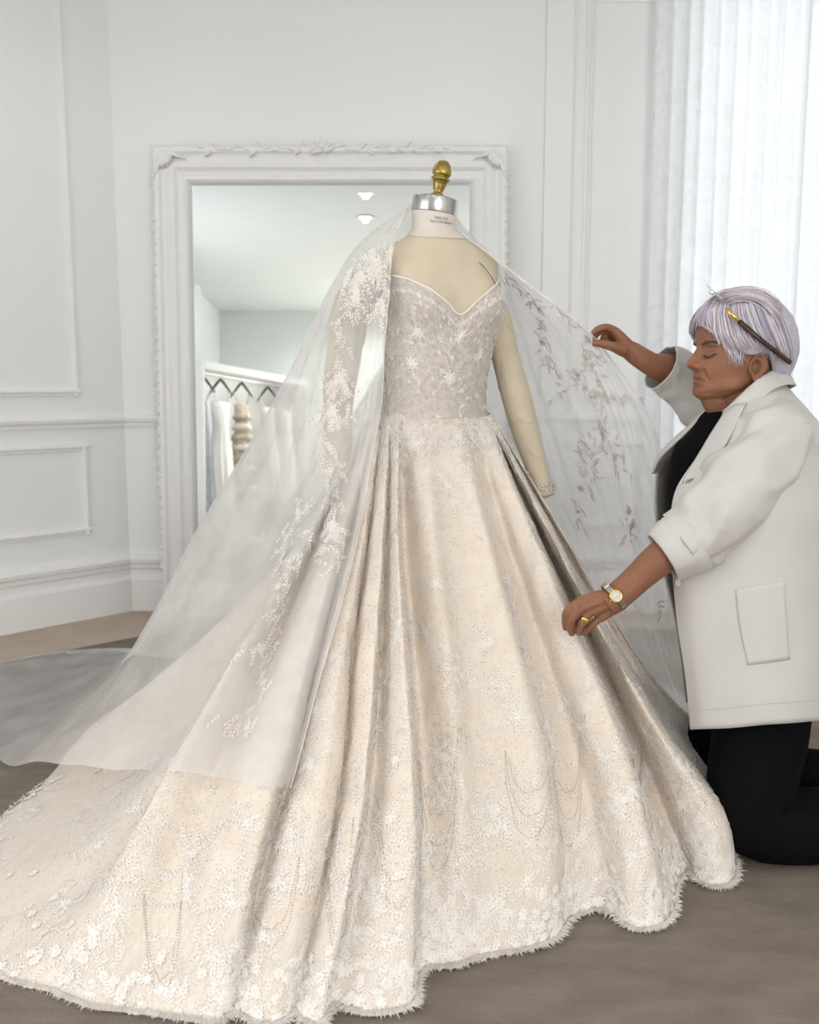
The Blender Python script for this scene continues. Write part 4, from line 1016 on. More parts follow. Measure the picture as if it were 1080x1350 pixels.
VL.build('leaf_lace', M_vlace, veilE); VB.build('veil_pearls', M_cryst, veilE); VL2.build('silver_leaf_lace', M_vlace2, veilE); VB2.build('veil_grey_beads', M_bead, veilE)
# narrow rolled edge
ed = MB(); ed.tube([tuple(p) for p in VG[0]], 0.0012, 5); ed.tube([tuple(p) for p in VG[-1]], 0.0012, 5); ed.build('rolled_edge', M_vlace, veilE, True)
# ================================================================== PERSON (kneeling, facing left, one hand on the skirt, one holding the veil)
per = empty('person', (0.82, 2.2, 0.0), 'kneeling person with short lavender hair in a white coat, holding up the veil', 'person')
HD = 2.2
yaw = math.radians(10)
HO = at(978, 485, HD)
hf = np.array((-math.cos(yaw), -math.sin(yaw), 0.0)); hl = np.array((math.sin(yaw), -math.cos(yaw), 0.0)); hu = np.array((0, 0, 1.0))
HM = np.stack([hf, hl, hu], 1)
def hw(p): return HO + np.asarray(p, float) @ HM.T
def hloc(P): return (np.asarray(P, float) - HO) @ HM
def g1(v, c, s): return np.exp(-((v - c) / s) ** 2)
# ---- head surface
hz = np.array([-.078, -.072, -.064, -.050, -.035, -.02, 0, .02, .04, .058, .08, .10, .12, .135, .145, .149])
hF = np.array([.080, .100, .110, .1150, .1110, .1100, .1090, .1070, .1055, .1085, .1090, .103, .087, .062, .03, .004])
hB = np.array([.050, .030, .005, -.030, -.050, -.066, -.080, -.090, -.096, -.100, -.102, -.098, -.084, -.062, -.032, -.004])
hW = np.array([.014, .030, .043, .0555, .0610, .0645, .0685, .0715, .0735, .0745, .0740, .071, .063, .049, .025, .003])
nz, nt_ = 150, 160
zz = np.linspace(hz[0], hz[-1], nz); th = np.linspace(0, 2 * PI, nt_, endpoint=False)
def sm(v, k=7):
    vp = np.concatenate([np.full(k // 2, v[0]), v, np.full(k // 2, v[-1])]); return np.convolve(vp, np.ones(k) / k, 'valid')
Fz, Bz, Wz = [sm(np.interp(zz, hz, a)) for a in (hF, hB, hW)]
HG = np.zeros((nz, nt_, 3))
xc = np.clip(0.012, Bz + 0.2 * (Fz - Bz), Fz - 0.2 * (Fz - Bz))
ct, st = np.cos(th), np.sin(th)
sp2 = lambda v, p: np.sign(v) * np.abs(v) ** p
for i, z in enumerate(zz):
    ex = 0.86 if -0.07 < z < 0.1 else 1.0
    x = np.where(ct > 0, xc[i] + (Fz[i] - xc[i]) * sp2(ct, ex), xc[i] + (xc[i] - Bz[i]) * ct)
    y = Wz[i] * sp2(st, 0.95); HG[i, :, 0] = x; HG[i, :, 1] = y; HG[i, :, 2] = z
X, Y, Z = HG[..., 0], HG[..., 1], HG[..., 2]
front = np.clip((X - 0.03) / 0.04, 0, 1)
ay = np.abs(Y)
nose_h = np.interp(Z, [-.011, -.006, -.002, .004, .010, .015, .022, .032, .044, .052], [0, .007, .017, .0245, .0275, .0260, .0210, .0145, .0070, 0])
nose_w = np.interp(Z, [-.01, .006, .02, .05], [.0115, .0135, .0098, .0072])
dX = nose_h * np.exp(-(Y / nose_w) ** 2)
dX += 0.0140 * g1(ay, .0150, .0062) * g1(Z, .0030, .0075)            # nostril wings
dX += -0.0105 * g1(ay, .031, .0145) * g1(Z, .037, .0105)             # eye sockets
dX += 0.0085 * g1(ay, .031, .0125) * g1(Z, .0325, .0075)             # closed lids over the eyes
dX += -0.0030 * g1(ay, .031, .013) * g1(Z, .0225, .0022)             # under-lid crease
dX += 0.0028 * g1(ay, .031, .012) * g1(Z, .0165, .0045)              # bag
dX += 0.0045 * g1(ay, .028, .018) * g1(Z, .0535, .0065)              # brow
dX += 0.0062 * g1(ay, .0, .020) * g1(Z, -.0190, .0055)               # upper lip
dX += -0.0058 * g1(ay, .0, .026) * g1(Z, -.0255 - .006 * (ay / .026) ** 2, .0024)              # mouth line
dX += 0.0055 * g1(ay, .0, .019) * g1(Z, -.0325, .0052)               # lower lip
dX += -0.0045 * g1(ay, .0, .020) * g1(Z, -.0435, .0045)
dX += 0.0035 * g1(ay, .0, .018) * g1(Z, -.058, .009)                 # chin
nl = .0195 + (-(Z) + .002) * 0.42                                     # nasolabial fold
dX += -0.0036 * g1(ay, nl, .0032) * np.clip((.008 - Z) / .012, 0, 1) * np.clip((Z + .042) / .012, 0, 1)
dX += 0.0040 * g1(ay, nl + .013, .012) * g1(Z, -.008, .016)          # cheek beside the fold
HG[..., 0] += dX * front
bulge = 0.0085 * g1(Z, -.046, .018) * g1(X, .055, .03) + 0.004 * g1(Z, .006, .02) * g1(X, .065, .03)
HG[..., 1] += np.sign(Y) * bulge
body = MB()
hv = hw(HG.reshape(-1, 3)).reshape(HG.shape)
body.loft([list(r) for r in hv], True)
# ear (both sides): bowl with a raised rim and lobe
def ear(side):
    n = 26; a = np.linspace(0, 2 * PI, n, endpoint=False)
    rx = 0.0165 * (1 + 0.10 * np.cos(a * 2)); rz = 0.030
    sx = rx * np.cos(a) - 0.003 * np.sin(a) + 0.0; sz = rz * np.sin(a); sx = sx * np.where(sz < -0.012, 0.72, 1.0)
    loops = []
    for (k, o) in ((0.80, -0.006), (0.97, 0.006), (1.08, 0.0150), (1.05, 0.0205), (0.92, 0.0215), (0.80, 0.0160), (0.70, 0.0140), (0.60, 0.0155), (0.48, 0.0075), (0.28, 0.0030)):
        loops.append([hw((0.008 + k * sx[i] + 0.012 * (-(o)) * 0.6, side * (0.0665 + o - 0.22 * (k * sx[i])), 0.000 + k * sz[i])) for i in range(n)])
    body.loft(loops, True)
ear(1); ear(-1)
# neck, chin fold, shoulders, trunk, legs
def T(P, R, n=22, m=18, flat=1.0):
    C = crv(np.array(P), m); body.tube(list(C), list(np.interp(np.linspace(0, 1, m), np.linspace(0, 1, len(R)), R)), n, True, flat)
nk0 = hw((0.015, 0, -0.045)); nk1 = hw((-0.055, 0, -0.135))
T([hw((0.012, 0, 0.0)), nk0, hw((-0.02, 0, -0.095)), nk1, hw((-0.07, 0, -0.19))], [0.056, 0.060, 0.063, 0.066, 0.08])
T([hw((0.074, 0, -0.046)), hw((0.062, 0, -0.066)), hw((0.038, 0, -0.090)), hw((0.010, 0, -0.118)), hw((-0.02, 0, -0.15))], [0.030, 0.036, 0.044, 0.050, 0.056])
chest = at(985, 640, 2.2); pelvis = at(1020, 880, 2.2)
T([hw((-0.07, 0, -0.16)), at(1000, 585, 2.2), chest, at(1000, 760, 2.2), pelvis], [0.08, 0.125, 0.14, 0.145, 0.13])
KN = np.array((0.775, 2.03, 0.085)); KF = np.array((0.80, 2.27, 0.085))
for K in (KN, KF):
    hip = np.array((0.84, K[1] * 0.8 + 2.2 * 0.2, 0.52))
    T([hip, (hip + K) / 2 + np.array((-0.01, 0, 0)), K, K + np.array((0.02, 0, -0.015))], [0.085, 0.078, 0.066, 0.055])
    T([K, K + np.array((0.16, 0.0, -0.015)), K + np.array((0.36, 0.0, -0.03)), K + np.array((0.43, 0, -0.025))], [0.062, 0.058, 0.040, 0.038])
    T([K + np.array((0.40, 0, -0.02)), K + np.array((0.48, 0, -0.045)), K + np.array((0.56, 0, -0.055))], [0.040, 0.036, 0.024])
# ---- near (left) arm: hand pinching the skirt
skb = parts_bvh[0]
def skdepth(px, py, dflt=2.1):
    r = Vector(ray(px, py)).normalized(); h = skb.ray_cast(org, r); return h[0].y if h[0] is not None else dflt
Ds = min(skdepth(748, 836), skdepth(757, 838), skdepth(740, 826)) - 0.012
NSH, NEL = at(1008, 585, 2.03), at(940, 692, 1.99)
NWR = at(812, 788, Ds - 0.045)
NCUFF = at(872, 735, 0.5 * (1.99 + Ds - 0.045))
T([at(1012, 590, 2.14), NSH, (NSH + NEL) / 2, NEL, NCUFF, at(838, 765, Ds - 0.04), NWR, at(800, 796, Ds - 0.045)], [0.035, 0.044, 0.048, 0.048, 0.046, 0.039, 0.0315, 0.030], 22, 40)
def hand(wr, kn, fingers, thumb, wpalm=0.020):
    """wr wrist point; kn 4 knuckle points; fingers 4 x [pip, dip, tip]; thumb [cmc, mcp, ip, tip]"""
    for k in range(4):
        base = wr + (kn[k] - wr) * 0.08 + (kn[k] - sum(kn) / 4) * 0.25
        T([base, wr + (kn[k] - wr) * 0.55 + (kn[k] - sum(kn) / 4) * 0.2, kn[k]], [0.017, 0.0145, 0.0110], 14, 8)
        f = fingers[k]; r0 = (0.0092, 0.0095, 0.0090, 0.0080)[k]
        T([kn[k]] + list(f), [r0 * 1.12, r0, r0 * 0.92, r0 * 0.74], 14, 14)
    for k in range(3): T([wr + (kn[k] - wr) * 0.35, (kn[k] + kn[k + 1]) / 2], [0.016, 0.0085], 12, 6)
    T([thumb[0], thumb[1], thumb[2], thumb[3]], [0.0165, 0.0125, 0.0108, 0.0082], 14, 14)
d = Ds
kn = [at(764, 793, d - 0.050), at(766, 801, d - 0.058), at(776, 808, d - 0.055), at(790, 815, d - 0.045)]
fg = [[at(748, 806, d - 0.046), at(745.5, 819, d - 0.030), at(746, 829, d - 0.014)],
      [at(754, 817, d - 0.054), at(752.5, 828, d - 0.035), at(754, 836, d - 0.015)],
      [at(768, 821, d - 0.055), at(764.5, 830, d - 0.038), at(764, 835, d - 0.018)],
      [at(779, 826, d - 0.046), at(773, 832, d - 0.032), at(770, 836, d - 0.018)]]
LH_ring = (kn[2], fg[2][0])
th_ = [at(795, 788, d - 0.030), at(776, 800, d - 0.010), at(764, 815, d - 0.004), at(756, 830, d - 0.002)]
hand(NWR, kn, fg, th_)
# ---- far (right) arm: hand pinching the veil
FSH, FEL = at(965, 560, 2.40), at(905, 505, 2.42)
FWR = at(834, 464, 2.385)
T([at(985, 570, 2.32), FSH, at(940, 535, 2.42), FEL, at(880, 487, 2.41), at(863, 482, 2.40), at(847, 473, 2.39), FWR, at(823, 457, 2.38), at(815, 450, 2.385)], [0.06, 0.062, 0.056, 0.053, 0.051, 0.049, 0.038, 0.0285, 0.026, 0.018], 22, 48)
kn = [at(811, 436, 2.372), at(812, 439, 2.388), at(814, 444, 2.402), at(817, 450, 2.412)]
fg = [[at(800, 431.5, 2.366), at(788, 434, 2.362), at(781, 440, 2.362)],
      [at(797, 436, 2.386), at(787, 440, 2.380), at(784, 446, 2.372)],
      [at(801, 441, 2.402), at(795, 448, 2.394), at(800, 453, 2.385)],
      [at(806, 448, 2.413), at(801, 454, 2.405), at(806, 458, 2.396)]]
th_ = [at(822, 462, 2.366), at(807, 456.5, 2.352), at(793, 453, 2.352), at(781, 452, 2.356)]
hand(FWR, kn, fg, th_)
me = body.mesh()
tmp = bpy.data.objects.new('tmp_body', me); COL.objects.link(tmp)
rm = tmp.modifiers.new('r', 'REMESH'); rm.mode = 'VOXEL'; rm.voxel_size = 0.0021; rm.use_smooth_shade = True
sm_ = tmp.modifiers.new('s', 'SMOOTH'); sm_.iterations = 3; sm_.factor = 0.5
dg = bpy.context.evaluated_depsgraph_get(); dg.update()
bme = bpy.data.meshes.new_from_object(tmp.evaluated_get(dg)); bpy.data.objects.remove(tmp)
# skin colour as a vertex attribute (lips, flush of nose and cheeks, shade painted along the mouth crease)
nv = len(bme.vertices); co = np.zeros(nv * 3, np.float32); bme.vertices.foreach_get('co', co); co = co.reshape(-1, 3)
L_ = hloc(co); x, y, z = L_.T; ay = np.abs(y); inhead = (np.linalg.norm(L_ - np.array((0.02, 0, 0.02)), axis=1) < 0.17)
base_ = np.array((0.37, 0.190, 0.122)); colr = np.tile(base_, (nv, 1))
def blend(w_, c):
    global colr
    w_ = np.clip(w_, 0, 1)[:, None]; colr = colr * (1 - w_) + np.array(c) * w_
fr_ = inhead & (x > 0.06)
blend(0.55 * g1(ay, 0, .016) * g1(z, .008, .014) * fr_ * (x > .11), (0.43, 0.165, 0.125))
blend(0.35 * g1(ay, .045, .02) * g1(z, .000, .018) * fr_, (0.43, 0.19, 0.135))
blend(0.75 * g1(ay, 0, .019) * g1(z, -.026, .0085) * fr_ * (x > .095), (0.37, 0.155, 0.125))
blend(0.8 * g1(ay, 0, .026) * g1(z, -.0255 - .006 * (ay / .026) ** 2, .0016) * fr_ * (x > .09), (0.16, 0.06, 0.05))  # dark of the mouth crease: shade painted into the skin colour
blend(0.35 * g1(ay, .031, .014) * g1(z, .024, .008) * fr_, (0.29, 0.145, 0.11))
blend(0.6 * g1(ay, .034, .012) * g1(z, .0275, .0014) * fr_, (0.10, 0.05, 0.04))
armm = ~inhead
blend(0.22 * armm * (vnoise(co, 22, 5) > 0.1), (0.37, 0.165, 0.115))
spots_ = np.zeros(nv)
for k in range(70):
    c = co[rng.integers(nv)]; spots_ = np.maximum(spots_, (np.sum((co - c) ** 2, 1) < (0.0012 + 0.0015 * rng.random()) ** 2))
blend(0.5 * spots_ * armm, (0.25, 0.11, 0.07))
blend(0.12 * (vnoise(co, 60, 9) > 0.05), (0.34, 0.165, 0.11))
colr = colr * np.array((0.70, 0.62, 0.54))
ca = bme.color_attributes.new('skin', 'FLOAT_COLOR', 'POINT'); ca.data.foreach_set('color', np.concatenate([colr, np.ones((nv, 1))], 1).astype(np.float32).ravel())
M_skin = mat('skin', (0.5, 0.27, 0.18), 0.48, spec=0.35, sss=0.12, sscol=(0.02, 0.007, 0.003), bump=0.22, bscale=210)
nt = M_skin.node_tree; at_ = nt.nodes.new('ShaderNodeAttribute'); at_.attribute_name = 'skin'; nt.links.new(at_.outputs['Color'], nt.nodes['Principled BSDF'].inputs['Base Color'])
link('body', bme, M_skin, per, True)
# eyebrows and lashes
M_brow = mat('brow_hair', (0.10, 0.07, 0.06), 0.6, var=0.2)
fb_ = BVHTree.FromPolygons([Vector(v) for v in co], [p.vertices for p in bme.polygons])
def face_pt(y, z, off=0.0):
    h = fb_.ray_cast(Vector(hw((0.25, y, z))), Vector(-hf)); p = np.array(h[0]) if h[0] is not None else hw((0.1, y, z)); return p + hf * off
for sg, nm in ((1, 'eyebrow'), (-1, 'eyebrow')):
    mb = MB()
    for k in range(70):
        t = rng.random(); y0 = sg * (0.014 + 0.034 * t); z0 = 0.0505 + 0.005 * math.sin(t * 2.6) + rng.normal() * 0.0014
        mb.tube([face_pt(y0, z0, 0.0005), face_pt(y0 + sg * 0.003, z0 + 0.0012, 0.0016), face_pt(y0 + sg * 0.006, z0 + 0.0005, 0.0012)], [0.0006, 0.0005, 0.0002], 4)
    mb.build(nm, M_brow, per, True)
    mb = MB()
    for k in range(48):
        t = k / 33; y0 = sg * (0.021 + 0.018 * t); z0 = 0.0275 - 0.0035 * math.sin(t * PI)
        mb.tube([face_pt(y0, z0, 0.0002), face_pt(y0 + sg * 0.001, z0 - 0.002, 0.0030), face_pt(y0 + sg * 0.002, z0 - 0.0030, 0.0050)], [0.0006, 0.0004, 0.0002], 4)
    mb.build('eyelashes', M_brow, per, True)
# finger nails
M_nail = mat('finger_nail', (0.62, 0.40, 0.33), 0.25, spec=0.6)
def nail(tip, prev, out):
    t = tip - prev; t /= np.linalg.norm(t); out = out - t * np.dot(out, t); out /= np.linalg.norm(out); s = np.cross(t, out); loops = []
    for i in range(5):
        u = i / 4; c = tip + t * (-0.0065 + 0.0105 * u); w_ = 0.0046 * (1 - 0.25 * (u - 0.4) ** 2 * 4)
        loops.append([c + s * w_ * math.sin(q) + out * (0.0062 * math.cos(q) + 0.0008 - 0.0012 * u) for q in np.linspace(-0.75, 0.75, 6)] + [c + s * w_ * math.sin(q) + out * (0.0050 * math.cos(q)) for q in np.linspace(0.75, -0.75, 6)])
    MB().loft(loops, True).build('finger_nail', M_nail, per, True)
nail(th_[3], th_[2], np.array((0.0, -1.0, 0.25))); nail(fg[0][2], fg[0][1], np.array((-0.6, -0.5, 0.6)))

# ---- hair: cap plus locks that sweep forward from the crown and back over the ears
hairc = ((0.62, 0.58, 0.66), (0.50, 0.47, 0.57), (0.70, 0.64, 0.68), (0.62, 0.52, 0.55), (0.42, 0.40, 0.50))
M_hair = [mat('lavender_hair_%d' % i, c, 0.42, var=0.12, vscale=60, spec=0.5) for i, c in enumerate(hairc)]
# hair shell in head coordinates (inflated skull above the hairline)
sN, sM = 90, 80; SHG = np.zeros((sN, sM, 3))
hc = np.array((-0.002, 0, 0.048))
def shell(az, el):
    """az 0 = front, el elevation from hair centre"""
    ce = math.cos(el); rx = 0.128 if math.cos(az) > 0 else 0.128; ry = 0.094; rz = 0.126 if el > 0 else 0.125
    p = np.array((math.cos(az) * ce * rx, math.sin(az) * ce * ry, math.sin(el) * rz)); return hc + p
def hairline(az):
    a = abs((az + PI) % (2 * PI) - PI)
    return np.interp(a, [0, 0.35, 0.7, 1.0, 1.25, 1.45, 1.7, 2.0, 2.5, PI], [0.42, 0.32, 0.08, -0.08, -0.19, -0.21, -0.14, -0.60, -0.80, -0.85])
for i in range(sN):
    az = i / sN * 2 * PI; e0 = hairline(az)
    for j in range(sM):
        el = e0 + (PI / 2 - 0.001 - e0) * j / (sM - 1); p = shell(az, el)
        edge_ = min(1, j / 8.0); SHG[i, j] = hc + (p - hc) * (0.86 + 0.14 * edge_ ** 0.6)
wv_ = 0.0016 * vnoise(SHG.reshape(-1, 3) * np.array((1, 1, 1)), 30, 4).reshape(sN, sM)
SHN = gnormals(SHG, True); SHN *= np.sign(np.sum(SHN[5, 40] * (SHG[5, 40] - hc)))
SHG = SHG + SHN * wv_[..., None]
SHW = hw(SHG.reshape(-1, 3)).reshape(SHG.shape)
hair = link('hair', gridmesh(SHW, True), M_hair[1], per, True)
hb = BVHTree.FromPolygons([Vector(v) for v in SHW.reshape(-1, 3)], [p.vertices for p in hair.data.polygons])
def to_shell(px, py, off):
    r = Vector(ray(px, py)).normalized(); h = hb.ray_cast(org, r)
    if h[0] is not None: return np.array(h[0]) + np.array(h[1]) * off * (1 if Vector(h[1]).dot(r) < 0 else -1)
    # nearest silhouette point
    best = min(SHW.reshape(-1, 3)[::5], key=lambda q: np.linalg.norm(np.cross(q - np.array(org), np.array(r)))); return best
guides = [[(934, 394), (925, 404), (918, 420), (914, 434), (917, 450)],
          [(938, 392), (929, 406), (923, 423), (921, 437), (928, 457)],
          [(944, 391), (936, 408), (931, 426), (934, 443), (946, 465)],
          [(952, 389), (944, 408), (942, 428), (948, 448), (962, 473)],
          [(960, 387), (954, 408), (954, 430), (963, 453), (980, 478)],
          [(968, 385), (966, 408), (969, 432), (980, 456), (996, 476)],
          [(976, 384), (978, 408), (984, 432), (996, 456), (1010, 472)],
          [(986, 384), (992, 408), (1000, 432), (1013, 458), (1026, 482)],
          [(996, 384), (1008, 408), (1018, 434), (1030, 464), (1038, 500)],
          [(1006, 386), (1024, 410), (1036, 440), (1043, 472), (1044, 512)]]
GP = np.array([[to_shell(px, py, 0.0) for px, py in g] for g in guides])       # (10,5,3)
lockm = [MB() for _ in range(5)]
def lock(g, r, mi, jit, lift, flipy=False):
    i = int(min(g, len(GP) - 2)); f = g - i; P = GP[i] * (1 - f) + GP[i + 1] * f
    P = P + rng.normal(size=3) * jit
    C = crv(P, 9); Cl = hloc(C); nrm_ = (Cl - hc); nrm_ /= np.linalg.norm(nrm_, axis=1, keepdims=True)
    Cl = Cl + nrm_ * (lift * np.sin(np.linspace(0.15, PI * 0.96, 9)))[:, None] + rng.normal(size=3) * 0.0008
    if flipy: Cl = Cl * np.array((1, -1, 1))
    rr = r * np.array([0.5, 0.9, 1, 1, 1, 0.95, 0.8, 0.55, 0.15])
    lockm[mi].tube(list(hw(Cl)), list(rr), 5, True, 0.55)
for k in range(760):
    g = rng.random() * 8.99; lock(g, 0.0011 + 0.0016 * rng.random(), rng.choice(5, p=[0.36, 0.22, 0.22, 0.10, 0.10]), 0.0016, 0.002 + 0.006 * rng.random(), k % 3 == 2)
# crown: swept-back strands, pinker
top = [[(940, 391), (955, 386), (975, 383), (1000, 386), (1022, 398)], [(950, 398), (965, 392), (985, 391), (1008, 398), (1028, 414)], [(962, 404), (978, 399), (996, 402), (1012, 416), (1026, 438)]]
TP = np.array([[to_shell(px, py, 0.002) for px, py in g] for g in top])
for k in range(170):
    g = rng.random() * 1.99; i = int(g); f = g - i; P = TP[i] * (1 - f) + TP[i + 1] * f + rng.normal(size=3) * 0.003
    C = crv(P, 9); Cl = hloc(C); n_ = Cl - hc; n_ /= np.linalg.norm(n_, axis=1, keepdims=True); Cl = Cl + n_ * (0.004 + 0.004 * rng.random())
    if k % 3 == 2: Cl = Cl * np.array((1, -1, 1))
    lockm[rng.choice(5, p=[0.2, 0.1, 0.25, 0.4, 0.05])].tube(list(hw(Cl)), list((0.0012 + 0.0012 * rng.random()) * np.array([.4, .8, 1, 1, 1, 1, .8, .5, .15])), 5, True, 0.55)
# wisps in front of the ear and at the fringe
for k in range(48):
    t = rng.random(); p0 = (950 + 34 * t, 450 + 10 * t); p1 = (960 + 22 * t + rng.normal() * 2, 468 + 2 * t); p2 = (963 + 18 * t + rng.normal() * 4, 474 + 9 * rng.random() + 6 * t)
    P = [np.array(fb_.ray_cast(org, Vector(ray(*q)).normalized())[0] or at(*q, 2.13)) - np.array((0, 0.003, 0)) for q in (p0, p1, p2)]
    lockm[rng.choice(3)].tube(list(crv(np.array(P), 5)), [0.0005, 0.0006, 0.0005, 0.0003, 0.0001], 4)
for i, mb in enumerate(lockm): mb.build('hair_locks', M_hair[i], per, True)['kind'] = 'stuff'
# ---- clothes -------------------------------------------------------
M_coat = mat('coat_cotton', (0.585, 0.57, 0.555), 0.75, var=0.03, vscale=10, bump=0.10, bscale=300, sheen=0.15)
M_shirt = mat('black_knit', (0.004, 0.004, 0.005), 0.9, var=0.2, spec=0.1, bump=0.1, bscale=200)
M_trous = mat('black_trouser_cloth', (0.004, 0.004, 0.005), 0.9, var=0.2, spec=0.1, bump=0.1, bscale=120)
def solid(G, th_=0.004, closed=False):
    """sheet -> thin solid (two skins joined at the rims)"""
    N_ = gnormals(G, closed); m, n = G.shape[:2]; A_ = G.reshape(-1, 3); B_ = (G - N_ * th_).reshape(-1, 3); V = np.vstack([A_, B_]); o = m * n; F = []
    for i in range(m if closed else m - 1):
        i2 = (i + 1) % m
        for j in range(n - 1):
            a, b, c, d = i * n + j, i * n + j + 1, i2 * n + j + 1, i2 * n + j
            F.append((a, b, c, d)); F.append((o + d, o + c, o + b, o + a))
    for i in range(m if closed else m - 1):
        i2 = (i + 1) % m
        F.append((i * n, i2 * n, o + i2 * n, o + i * n)); F.append((i2 * n + n - 1, i * n + n - 1, o + i * n + n - 1, o + i2 * n + n - 1))
    if not closed:
        for j in range(n - 1):
            F.append((j + 1, j, o + j, o + j + 1)); k = (m - 1) * n + j; F.append((k, k + 1, o + k + 1, o + k))
    return fastmesh(V, np.array(F))
def orient(G, c):
    N_ = gnormals(G)
    return G if np.mean(np.sum(N_ * (G - np.asarray(c)), -1)) > 0 else G[::-1]
CC = [
 [(956, 541, 2.105), (925, 592, 2.075), (893, 645, 2.055), (886, 690, 2.045), (888, 755, 2.04), (893, 805, 2.035), (903, 885, 2.03), (910, 962, 2.03)],
 [(962, 534, 2.10), (940, 596, 2.035), (913, 655, 2.015), (905, 705, 2.005), (907, 760, 2.00), (912, 810, 1.995), (921, 886, 1.99), (928, 961, 1.985)],
 [(976, 520, 2.105), (968, 598, 1.99), (950, 660, 1.975), (946, 715, 1.97), (948, 765, 1.965), (952, 815, 1.96), (958, 888, 1.955), (964, 959, 1.95)],
 [(992, 506, 2.12), (1005, 590, 1.965), (1003, 660, 1.945), (1003, 720, 1.94), (1003, 770, 1.94), (1003, 820, 1.935), (1004, 888, 1.93), (1005, 954, 1.925)],
 [(1012, 497, 2.15), (1050, 580, 2.00), (1060, 660, 1.965), (1062, 720, 1.96), (1062, 770, 1.955), (1063, 820, 1.95), (1064, 888, 1.945), (1065, 950, 1.94)],
 [(1026, 495, 2.20), (1090, 580, 2.12), (1105, 660, 2.09), (1110, 720, 2.08), (1112, 770, 2.08), (1113, 820, 2.07), (1114, 888, 2.07), (1115, 946, 2.06)],
 [(1024, 498, 2.24), (1085, 580, 2.30), (1105, 660, 2.32), (1110, 720, 2.33), (1112, 770, 2.33), (1112, 820, 2.33), (1112, 886, 2.33), (1112, 938, 2.33)],
 [(1004, 505, 2.27), (1035, 580, 2.41), (1050, 660, 2.44), (1050, 720, 2.45), (1050, 770, 2.45), (1050, 820, 2.45), (1050, 880, 2.45), (1050, 930, 2.45)],
 [(975, 520, 2.28), (975, 575, 2.44), (965, 650, 2.46), (965, 715, 2.46), (965, 765, 2.46), (965, 815, 2.46), (965, 875, 2.46), (965, 925, 2.46)],
 [(950, 532, 2.27), (925, 580, 2.38), (905, 640, 2.41), (900, 700, 2.42), (905, 760, 2.42), (910, 810, 2.42), (918, 870, 2.42), (922, 925, 2.42)],
 [(938, 538, 2.23), (902, 580, 2.29), (868, 620, 2.32), (862, 655, 2.325), (864, 698, 2.325), (876, 756, 2.32), (887, 806, 2.32), (900, 870, 2.32), ],
]
CC[-1].append((908, 926, 2.32)); CC[-1] = CC[-1][:7] + [CC[-1][-1]]
CG = across(np.array([crv(P3(l), 70) for l in CC]), 12)
CG = orient(CG, (0.83, 2.2, 0.6))
CN = gnormals(CG)
vi = np.linspace(0, 1, 70)[None, :]
wr_ = 0.0085 * vnoise(CG.reshape(-1, 3) @ np.array([[1, 0, 0.5], [0, 1, 0], [-0.4, 0, 0.55]]), 5.5, 21).reshape(CG.shape[:2]) + 0.006 * np.clip(1 - 2.6 * np.abs(vnoise(CG.reshape(-1, 3) @ np.array([[1, 0, 0.7], [0, 1, 0], [-0.5, 0, 0.5]]), 3.0, 33)), 0, 1).reshape(CG.shape[:2]) ** 2
CG = CG + CN * (wr_ * np.clip(vi * 3, 0, 1))[..., None]
coat = link('coat', solid(CG, 0.004), M_coat, per, True)
cb = BVHTree.FromPolygons([v.co for v in coat.data.vertices], [p.vertices for p in coat.data.polygons])
def oncoat(px, py, off=0.002, dflt=2.05):
    r = Vector(ray(px, py)).normalized(); h = cb.ray_cast(org, r)
    if h[0] is None: return at(px, py, dflt)
    return np.array(h[0]) - np.array(r) * off
# lapels (turned-back fronts) and collar
def sheet(rows, name, th_=0.0035, m=24, n=16, mat_=None, parent=per):
    G = across(np.array([crv(np.array(r), m) for r in rows]), n // max(1, len(rows) - 1)); N_ = gnormals(G)
    if np.mean(np.sum(N_ * (np.array((0, 0, CAMZ)) - G), -1)) < 0: G = G[::-1]
    return link(name, solid(G, th_), mat_ or M_coat, parent, True)
nlap = sheet([[oncoat(958, 539, 0.006), at(927, 588, 2.062), at(897, 640, 2.042), at(887, 668, 2.036)],
       [oncoat(970, 533, 0.012), oncoat(945, 588, 0.011), oncoat(914, 638, 0.009), oncoat(893, 670, 0.004)],
       [oncoat(984, 530, 0.010), oncoat(958, 582, 0.010), oncoat(925, 636, 0.008), oncoat(897, 674, 0.003)]], 'lapel')
sheet([[at(939, 541, 2.215), at(905, 580, 2.262), at(876, 609, 2.30), at(864, 625, 2.315)],
       [at(934, 541, 2.20), at(897, 578, 2.24), at(869, 605, 2.285), at(861, 624, 2.31)],
       [at(930, 545, 2.22), at(888, 577, 2.27), at(864, 606, 2.31), at(859, 625, 2.325)]], 'lapel')
ccl = [(950, 541, 2.11), (966, 528, 2.095), (984, 510, 2.105), (1002, 495, 2.125), (1020, 487, 2.16), (1034, 487, 2.20), (1028, 492, 2.25), (1006, 500, 2.275)]
colr_in = [at(px + 2, py + 4, D + 0.012) for px, py, D in ccl]; colr_top = [at(px + 4, py, D - 0.004) for px, py, D in ccl]; colr_out = [at(px + 16, py + 20, D - 0.030) for px, py, D in ccl]
sheet([colr_in, colr_top, colr_out], 'collar', 0.0035, 40, 16)
